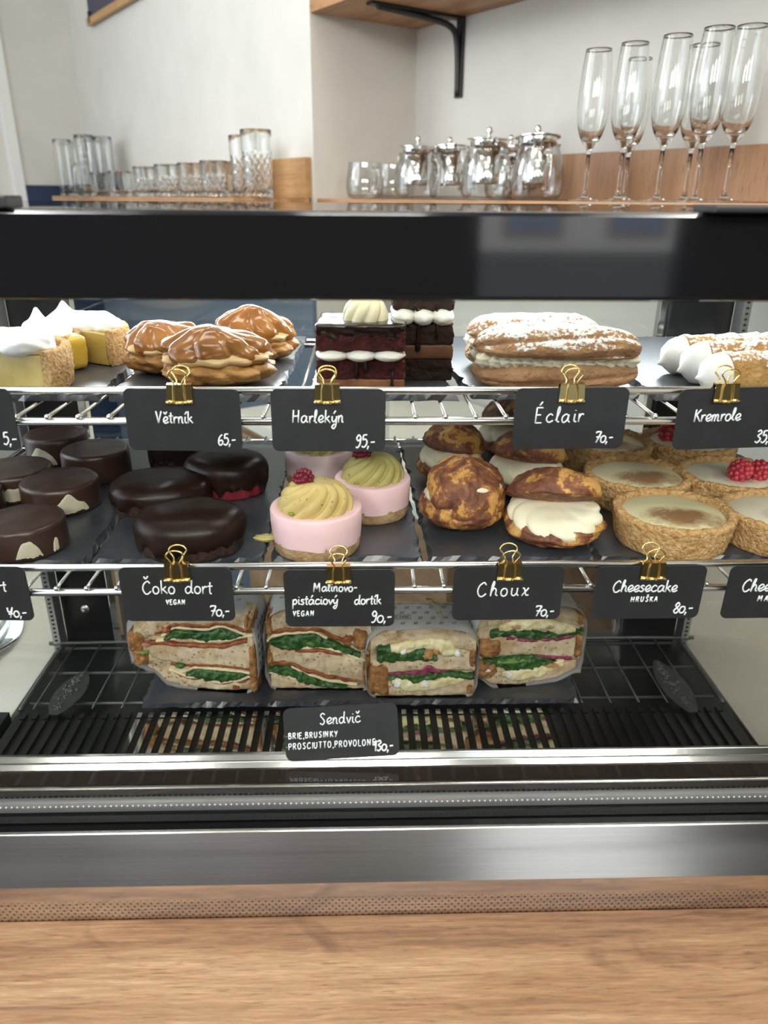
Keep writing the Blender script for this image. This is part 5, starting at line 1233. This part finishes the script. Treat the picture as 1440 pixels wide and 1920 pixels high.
sandwich('toasted brie sandwich nearest the slotted plate, twine bow and Z/Z print on top', 790, 1306, 196, .081, .0, 3, S3, [(.09, .28, .10, .26), (.97, .62, .03, .14), (.96, .12, .03, .07)],
    [('walnut', 'walnut', .545, .705, .05, .075), ('walnut', 'walnut', .62, .76, .035, .055), ('brie_rind', 'brie_rind', .27, .24, .04, .075), ('brie_rind', 'brie_rind', .53, .22, .045, .05), ('brie_rind', 'brie_rind', .82, .72, .03, .055), ('brie_rind', 'brie_rind', .32, .76, .03, .05)], .010, True)
S4 = [('bread_slice', 'bread', (.05, .97), [(0, .2), (.2, .03), (.45, .0), (.75, .05), (.97, .16)], [(0, .3), (.2, .22), (.4, .12), (.7, .18), (.85, .27), (1, .3)], .002, .0010),
      ('brie', 'brie', (.26, .84), [(.26, .15), (.4, .08), (.6, .11), (.84, .25)], [(.26, .24), (.5, .24), (.65, .26), (.84, .34)], -.0010, .0022),
      ('spinach', 'leaf', (.07, .78), [(.07, .35), (.2, .30), (.35, .21), (.5, .22), (.65, .28), (.78, .31)], [(.07, .42), (.25, .41), (.5, .43), (.65, .37), (.78, .33)], -.0008, .0028),
      ('cranberry', 'cranberry', (.5, .92), *band([(.5, .385), (.7, .345), (.92, .31)], .06), .0010, .0020),
      ('bread_slice', 'bread', (.02, 1), [(0, .42), (.1, .43), (.4, .43), (.6, .40), (.85, .33), (1, .30)], [(0, .54), (.2, .71), (.3, .70), (.5, .65), (.8, .65), (1, .68)], .002, .0010),
      ('cranberry', 'cranberry', (.28, .92), *band([(.28, .655), (.5, .605), (.8, .605), (.92, .63)], .05), .0012, .0020),
      ('spinach', 'leaf', (.13, 1), [(.13, .73), (.3, .73), (.5, .66), (.7, .66), (1, .68)], [(.13, .78), (.3, .82), (.45, .77), (.6, .73), (.8, .71), (1, .74)], -.0010, .0028),
      ('brie', 'brie', (.2, .92), [(.2, .81), (.4, .79), (.6, .77), (.78, .70), (.92, .72)], [(.2, .88), (.4, .92), (.6, .92), (.8, .84), (.92, .78)], -.0010, .0024),
      ('bread_slice', 'bread', (.1, 1), [(.1, .85), (.4, .91), (.6, .92), (.9, .80), (1, .76)], [(.1, .93), (.4, 1.0), (.7, 1.0), (1, .93)], .0022, .0010)]
sandwich('toasted brie sandwich at the end of the row, pink cranberry stains, under the Choux card', 986, 1284, 200, .095, .10, 4, S4, [(.12, .55, .12, .12), (.10, .26, .11, .13), (.965, .52, .035, .18), (.96, .88, .03, .07)],
    [('walnut', 'walnut', .66, .82, .05, .03), ('walnut', 'walnut', .74, .27, .09, .03), ('brie_rind', 'brie_rind', .13, .27, .04, .03), ('brie_rind', 'brie_rind', .33, .18, .03, .05), ('lettuce', 'pale_leaf', .33, .37, .17, .028), ('walnut', 'walnut', .36, .85, .05, .03)], .014)

# leaf shaped wet patches on the rack
for lb, pts in (('leaf-shaped wet film with water drops on the rack, beside the crusty sandwich', ((100, 1340), (160, 1258), .017)), ('leaf-shaped wet film with water drops on the rack, beyond the brie sandwiches', ((1300, 1336), (1230, 1238), .017))):
    (ax, ay), (bx, by), wd = pts; A, B = onz(ax, ay, -.5255), onz(bx, by, -.5255); D = B-A; Ln = D.length; D.normalize(); N = Vector((-D.y, D.x, 0))
    t = thing('water_film', lb, 'water', A, 0, 'wet patches on the deck rack'); bm = NB(); rows = []
    for i in range(25):
        u = i/24; hw = wd*math.sin(PI*min(u*.93+.05, 1))**.7; rows.append([bm.verts.new(D*u*Ln+N*(hw*(k/4-1))+Vector((0, 0, .0003*math.sin(PI*k/8)))) for k in range(9)])
    for i in range(24):
        for k in range(8): bm.faces.new((rows[i][k], rows[i+1][k], rows[i+1][k+1], rows[i][k+1]))
    bmesh.ops.solidify(bm, geom=bm.faces[:], thickness=.0006)
    obj('film', bm, plain('wet_film', (.10, .10, .095), .35) if 'wet_film' not in bpy.data.materials else bpy.data.materials['wet_film'], t)
    rnd = random.Random(len(lb)); bm = NB()
    for k in range(90):
        u = rnd.uniform(.08, .95); v = rnd.gauss(.1, .28); r = rnd.uniform(.0006, .0022)*(1.3 if u > .5 else .8)
        p = D*u*Ln+N*(v*wd*.8*math.sin(PI*u)); blob(bm, p+Vector((0, 0, .0006)), (r, r*rnd.uniform(.7, 1.5), r*.5), seg=10, rings=6)
    dr = obj('drops', bm, plain('water_drop', (.06, .06, .06), .05) if 'water_drop' not in bpy.data.materials else bpy.data.materials['water_drop'], t); dr['kind'] = 'stuff'

# ------------------------------------------------------------------ glassware on the bar shelves
def row_at(px, t, py=375):
    """point of the shelf row that lies at distance t from the wall, in the direction of column px"""
    dd = ray(px, py); P0 = C2-WB*t; s = (P0.x*dd.y-P0.y*dd.x)/(WA.x*dd.y-WA.y*dd.x)
    p = P0-WA*s; p.z = ZS+.0002; return p
def glass_shell(prof_out, prof_in, seg=48, fn=None):
    bm = NB(); revolve(bm, prof_out+prof_in, seg, fn); return bm
def cr(prof, n=5): return [(max(p.x, 0), p.y) for p in cat_rom(prof, n)]
def flute_bm(part):
    if part == 'foot': return glass_shell([(0, 0), (.031, 0)], [(.0315, .0008), (.030, .0016), (.016, .0032), (.0065, .0062), (.0042, .011), (.0036, .018), (.0034, .045), (.0036, .074), (.0, .0745)], 40)
    out = cr([(.0038, .0735), (.0052, .081), (.0105, .0885), (.0185, .102), (.0240, .122), (.0262, .145), (.0257, .170), (.0235, .200), (.0208, .228)])
    inn = cr([(.0198, .228), (.0226, .200), (.0247, .170), (.0251, .145), (.0230, .123), (.0172, .1055), (.0090, .0965), (0, .0940)])
    return glass_shell([(0, .0735)]+out, inn, 56)
fl_m = {}
for k, (px, t_, sc_, lb) in enumerate(((1095, .235, 1.0, 'champagne flute nearest the teapots'), (1157, .235, 1.0, 'second champagne flute from the teapots'), (1230, .235, 1.0, 'third champagne flute from the teapots'),
        (1282, .150, .99, 'champagne flute half hidden behind the tallest-looking flute'), (1300, .236, 1.0, 'champagne flute standing foremost, its rim highest in the picture'), (1357, .165, 1.04, 'champagne flute furthest from the teapots, at the picture edge'), (1168, .150, .97, 'champagne flute hidden behind the second flute from the teapots'))):
    t = thing('champagne_flute', lb, 'glass', row_at(px, t_), .3*k, 'champagne flutes in the niche')
    for part in ('bowl', 'foot'):
        if part not in fl_m: o = obj(part, flute_bm(part), 'clear_glass', t); fl_m[part] = o
        else: o = fl_m[part].copy(); C.objects.link(o); o.parent = t
    t.scale = (sc_,)*3
def teapot(label, px, t_, rz, spout=True, sc_=1.0, tilt=.0):
    t = thing('teapot', label, 'teapot', row_at(px, t_), rz, 'small glass teapots with steel lids'); t.scale = (sc_,)*3
    out = cr([(.030, .0), (.044, .004), (.0515, .020), (.0525, .042), (.0480, .068), (.0415, .086), (.0395, .094), (.0415, .099)])
    inn = cr([(.0400, .099), (.0380, .094), (.0400, .086), (.0465, .068), (.0510, .042), (.0500, .020), (.043, .006), (0, .0035)])
    obj('glass_body', glass_shell([(0, 0)]+out, inn, 64), 'thin_glass', t)
    bm = NB(); revolve(bm, [(0, .030), (.0255, .030), (.0262, .034), (.0262, .100), (.0, .100)], 40); obj('infuser', bm, 'chrome', t)
    bm = NB(); revolve(bm, [(0, .0985), (.036, .0985), (.0375, .101), (.0370, .110), (.0435, .1115), (.0435, .1130), (.033, .1150), (.012, .1178), (0, .1182)], 48); ld = obj('lid', bm, 'chrome', t); ld.rotation_euler = (0, tilt, 0); sharp(ld, 40)
    bm = NB(); revolve(bm, [(0, .117), (.0035, .117), (.0032, .121)]+[(.0068*math.sin(a*PI/10), .1275-.0068*math.cos(a*PI/10)) for a in range(1, 11)], 24); obj('lid_knob', bm, 'chrome', ld)
    bm = NB(); tube(bm, cat_rom([(.049, 0, .082), (.064, 0, .084), (.076, 0, .070), (.075, 0, .045), (.064, 0, .026), (.052, 0, .022)], 7), .0042, 12); obj('handle', bm, 'clear_glass', t)
    if spout: bm = NB(); tube(bm, cat_rom([(-.044, 0, .066), (-.054, 0, .080), (-.060, 0, .096)], 6), lambda q: .011-.004*q, 16); obj('spout', bm, 'clear_glass', t)
teapot('glass teapot deepest in the niche, next to the glass cups', 780, .225, -.9, tilt=.03, sc_=.95)
teapot('glass teapot second from the glass cups, lid slightly raised', 844, .15, -1.3, tilt=-.10, sc_=.96)
teapot('glass teapot in front of the others with the highest knob', 909, .25, -.75, tilt=.02, sc_=.96)
teapot('glass teapot half hidden behind the foremost teapot', 950, .10, .5, tilt=.02, sc_=.95)
teapot('glass teapot nearest the champagne flutes, lid sitting askew', 1003, .235, -1.5, tilt=-.12, sc_=.95)
def cup(label, px, t_, rz):
    t = thing('glass_cup', label, 'glass', row_at(px, t_), rz, 'clear glass cups beside the teapots')
    out = cr([(.026, 0), (.038, .004), (.0445, .020), (.0445, .040), (.0405, .062), (.0385, .080)]); inn = cr([(.0370, .080), (.039, .062), (.043, .040), (.043, .020), (.036, .007), (0, .005)])
    obj('cup_body', glass_shell([(0, 0)]+out, inn, 48), 'thin_glass', t)
    bm = NB(); tube(bm, cat_rom([(.040, 0, .066), (.056, 0, .064), (.060, 0, .045), (.050, 0, .024), (.044, 0, .022)], 6), .0034, 10); obj('handle', bm, 'clear_glass', t)
cup('clear glass cup standing foremost at the niche corner', 684, .24, -1.0)
cup('clear glass cup between the foremost cup and the teapots', 736, .13, -.6)
def tumbler(name, label, px, t_, r, h, cut, grp, thick=.0035):
    out = [(0, 0), (r*.90, 0), (r*.95, .003)]+[(r*(.95+.05*i/12), .003+(h-.003)*i/12) for i in range(1, 13)]
    inn = [(r-.0003, h+.0004), (r-.0008, h)]+[(r*(.95+.05*i/8)-.0016-thick*(1-i/8)*.5, .012+(h-.012)*i/8) for i in range(7, -1, -1)]+[(0, .011)]
    nn = len(out)
    def fn(th, rr, z, i):
        if cut and i < nn and .004 < z < h*.66: rr = rr*(1-.10*abs(math.sin(7*th+z*130))*abs(math.sin(7*th-z*130)))
        return rr, z
    if cut: out = [(0, 0), (r*.90, 0), (r*.95, .003)]+[(r*(.95+.05*i/40), .003+(h-.003)*i/40) for i in range(1, 41)]; nn = len(out)
    o = obj(name, glass_shell(out, inn, 84 if cut else 40, fn), 'clear_glass', None, True, row_at(px, t_)); return tag(o, label, 'glass', grp)
L0 = NL+.10
g1 = 'cut glass tumblers on the oak shelf'
for k, (px, dt) in enumerate(((428, .0), (405, .05), (385, -.01), (362, .04), (340, .0), (318, .05), (298, -.01), (276, .03))):
    tumbler('cut_glass_tumbler', ['cut glass tumbler next to the two cut glass highballs', 'second cut glass tumbler counted from the highballs', 'third cut glass tumbler counted from the highballs', 'fourth cut glass tumbler counted from the highballs', 'fifth cut glass tumbler counted from the highballs', 'sixth cut glass tumbler counted from the highballs', 'seventh cut glass tumbler counted from the highballs', 'cut glass tumbler at the far end of its row, by the plain low glasses'][k], px, L0+dt, .0355, .088, True, g1)
tumbler('cut_glass_highball', 'tall cut glass highball at the front of the shelf end', 486, L0+.04, .0365, .147, True, 'tall cut glass highballs')
tumbler('cut_glass_highball', 'tall cut glass highball half hidden behind the front one', 462, L0-.005, .036, .145, True, 'tall cut glass highballs')
for k, (px, lb) in enumerate(((250, 'low plain glass next to the cut glass tumblers'), (229, 'low plain glass second from the cut glass tumblers'), (212, 'low plain glass below the tall thin glasses'), (194, 'low plain glass nearest the decanters'))):
    tumbler('low_glass', lb, px, L0-.03+.085*(k % 2), .036, .078, False, 'low plain glasses')
for k, (px, dt, lb) in enumerate(((131, .06, 'tall thin glass in front of the stoppered decanter'), (147, .0, 'tall thin glass between the two decanters'), (172, .06, 'tall thin glass just past the second decanter'), (188, .0, 'tall thin glass in the middle of the tall group'), (205, -.02, 'tall thin glass nearest the low glasses'))):
    tumbler('tall_glass', lb, px, L0+dt, .034, .205, False, 'tall thin glasses by the decanters', .002)
def decanter(label, px, t_, rz):
    t = thing('decanter', label, 'decanter', row_at(px, t_), rz, 'square glass decanters')
    def sq(th, r, z, i):
        k = 1/max(abs(math.cos(th)), abs(math.sin(th)))**.72; f_ = min(1, max(0, (.125-z)/.02)); return r*(1+(k-1)*f_), z
    out = cr([(.042, 0), (.046, .006), (.046, .10), (.040, .118), (.019, .128), (.0165, .142), (.023, .148)]); inn = cr([(.0205, .148), (.0145, .142), (.016, .129), (.036, .115), (.041, .10), (.041, .014), (0, .012)])
    obj('bottle', glass_shell([(0, 0)]+out, inn, 64, sq), 'clear_glass', t)
    bm = NB(); revolve(bm, [(0, .135), (.013, .135), (.0145, .149), (.012, .155), (.025, .158), (.0265, .172), (.024, .182), (0, .183)], 32); obj('stopper', bm, 'clear_glass', t)
decanter('square glass decanter with stopper at the far end of the shelf', 112, L0+.01, .4)
decanter('square glass decanter behind the tall thin glasses', 166, L0+.0, .2)

# ------------------------------------------------------------------ around and behind the case
t = thing('cake_dome', 'clear glass cake dome on the white side counter', 'cake dome', (-.588, .84, -.5405))
obj('dome', glass_shell([(.118, 0.006), (.120, .05), (.112, .085), (.085, .115), (.045, .130), (0, .134)], [(0, .131), (.044, .127), (.083, .112), (.109, .083), (.117, .05), (.115, .006)][::1], 72), 'clear_glass', t)
bm = NB(); revolve(bm, [(0, 0), (.130, 0), (.134, .004), (.134, .006), (0, .006)], 64); obj('plate', bm, 'clear_glass', t)
bm = NB(); revolve(bm, [(0, .133), (.006, .134), (.005, .142), (.011, .149), (.012, .156), (.007, .163), (0, .165)], 24); obj('knob', bm, 'clear_glass', t)
p = onz(8, 372, -.02); d_ = ray(6, 372); q = d_*(1.35/d_.y)
t = thing('coffee_machine', 'black rounded appliance top showing at the picture edge by the shelf', 'appliance', (q.x-.13, 1.067, -.5405))
bm = NB(); rng(bm, -.10, .10, -.09, .09, 0, .44, .02); obj('housing', bm, 'satin_black', t)
bm = NB(); blob(bm, (0, 0, .545), (.105, .10, .05), lambda d: (abs(d.x)**6+abs(d.y)**6+abs(d.z)**6)**(-1/6)*.98, 40, 24); rng(bm, -.07, .07, -.07, .07, .43, .52); obj('hopper', bm, 'black', t)
"""back bar along the wall"""
def back_bar(name, label, s0, s1, mat, z1):
    t = thing(name, label, 'cabinet', W((s0+s1)/2, .30, ZF), WROT)
    L = s1-s0; bm = NB(); rng(bm, -L/2, L/2, -.26, .26, 0, z1-ZF-.03); obj('body', bm, mat, t, False)
    bm = NB(); rng(bm, -L/2-.01, L/2+.01, -.28, .27, z1-ZF-.03, z1-ZF, .003); obj('worktop', bm, 'white_top', t, False)
    for k in range(int(L/.5)):
        x = -L/2+.02+k*.5; bm = NB(); rng(bm, x, x+.46, -.278, -.261, .10, z1-ZF-.05, .002); dr = obj('door', bm, mat, t, False)
        bm = NB(); tube(bm, [(x+.40, -.287, z1-ZF-.22), (x+.40, -.287, z1-ZF-.10)], .005, 8); obj('handle', bm, 'chrome', dr)
back_bar('back_cabinet', 'oak back cabinet seen blurred through the case, below the niche', .03, .85, 'cabinet', -.50)

# everything above is measured from the eye; lift the whole place so that the floor lies at zero
for o in list(bpy.data.objects):
    if o.parent is None: o.location.z += CAM_Z - .0
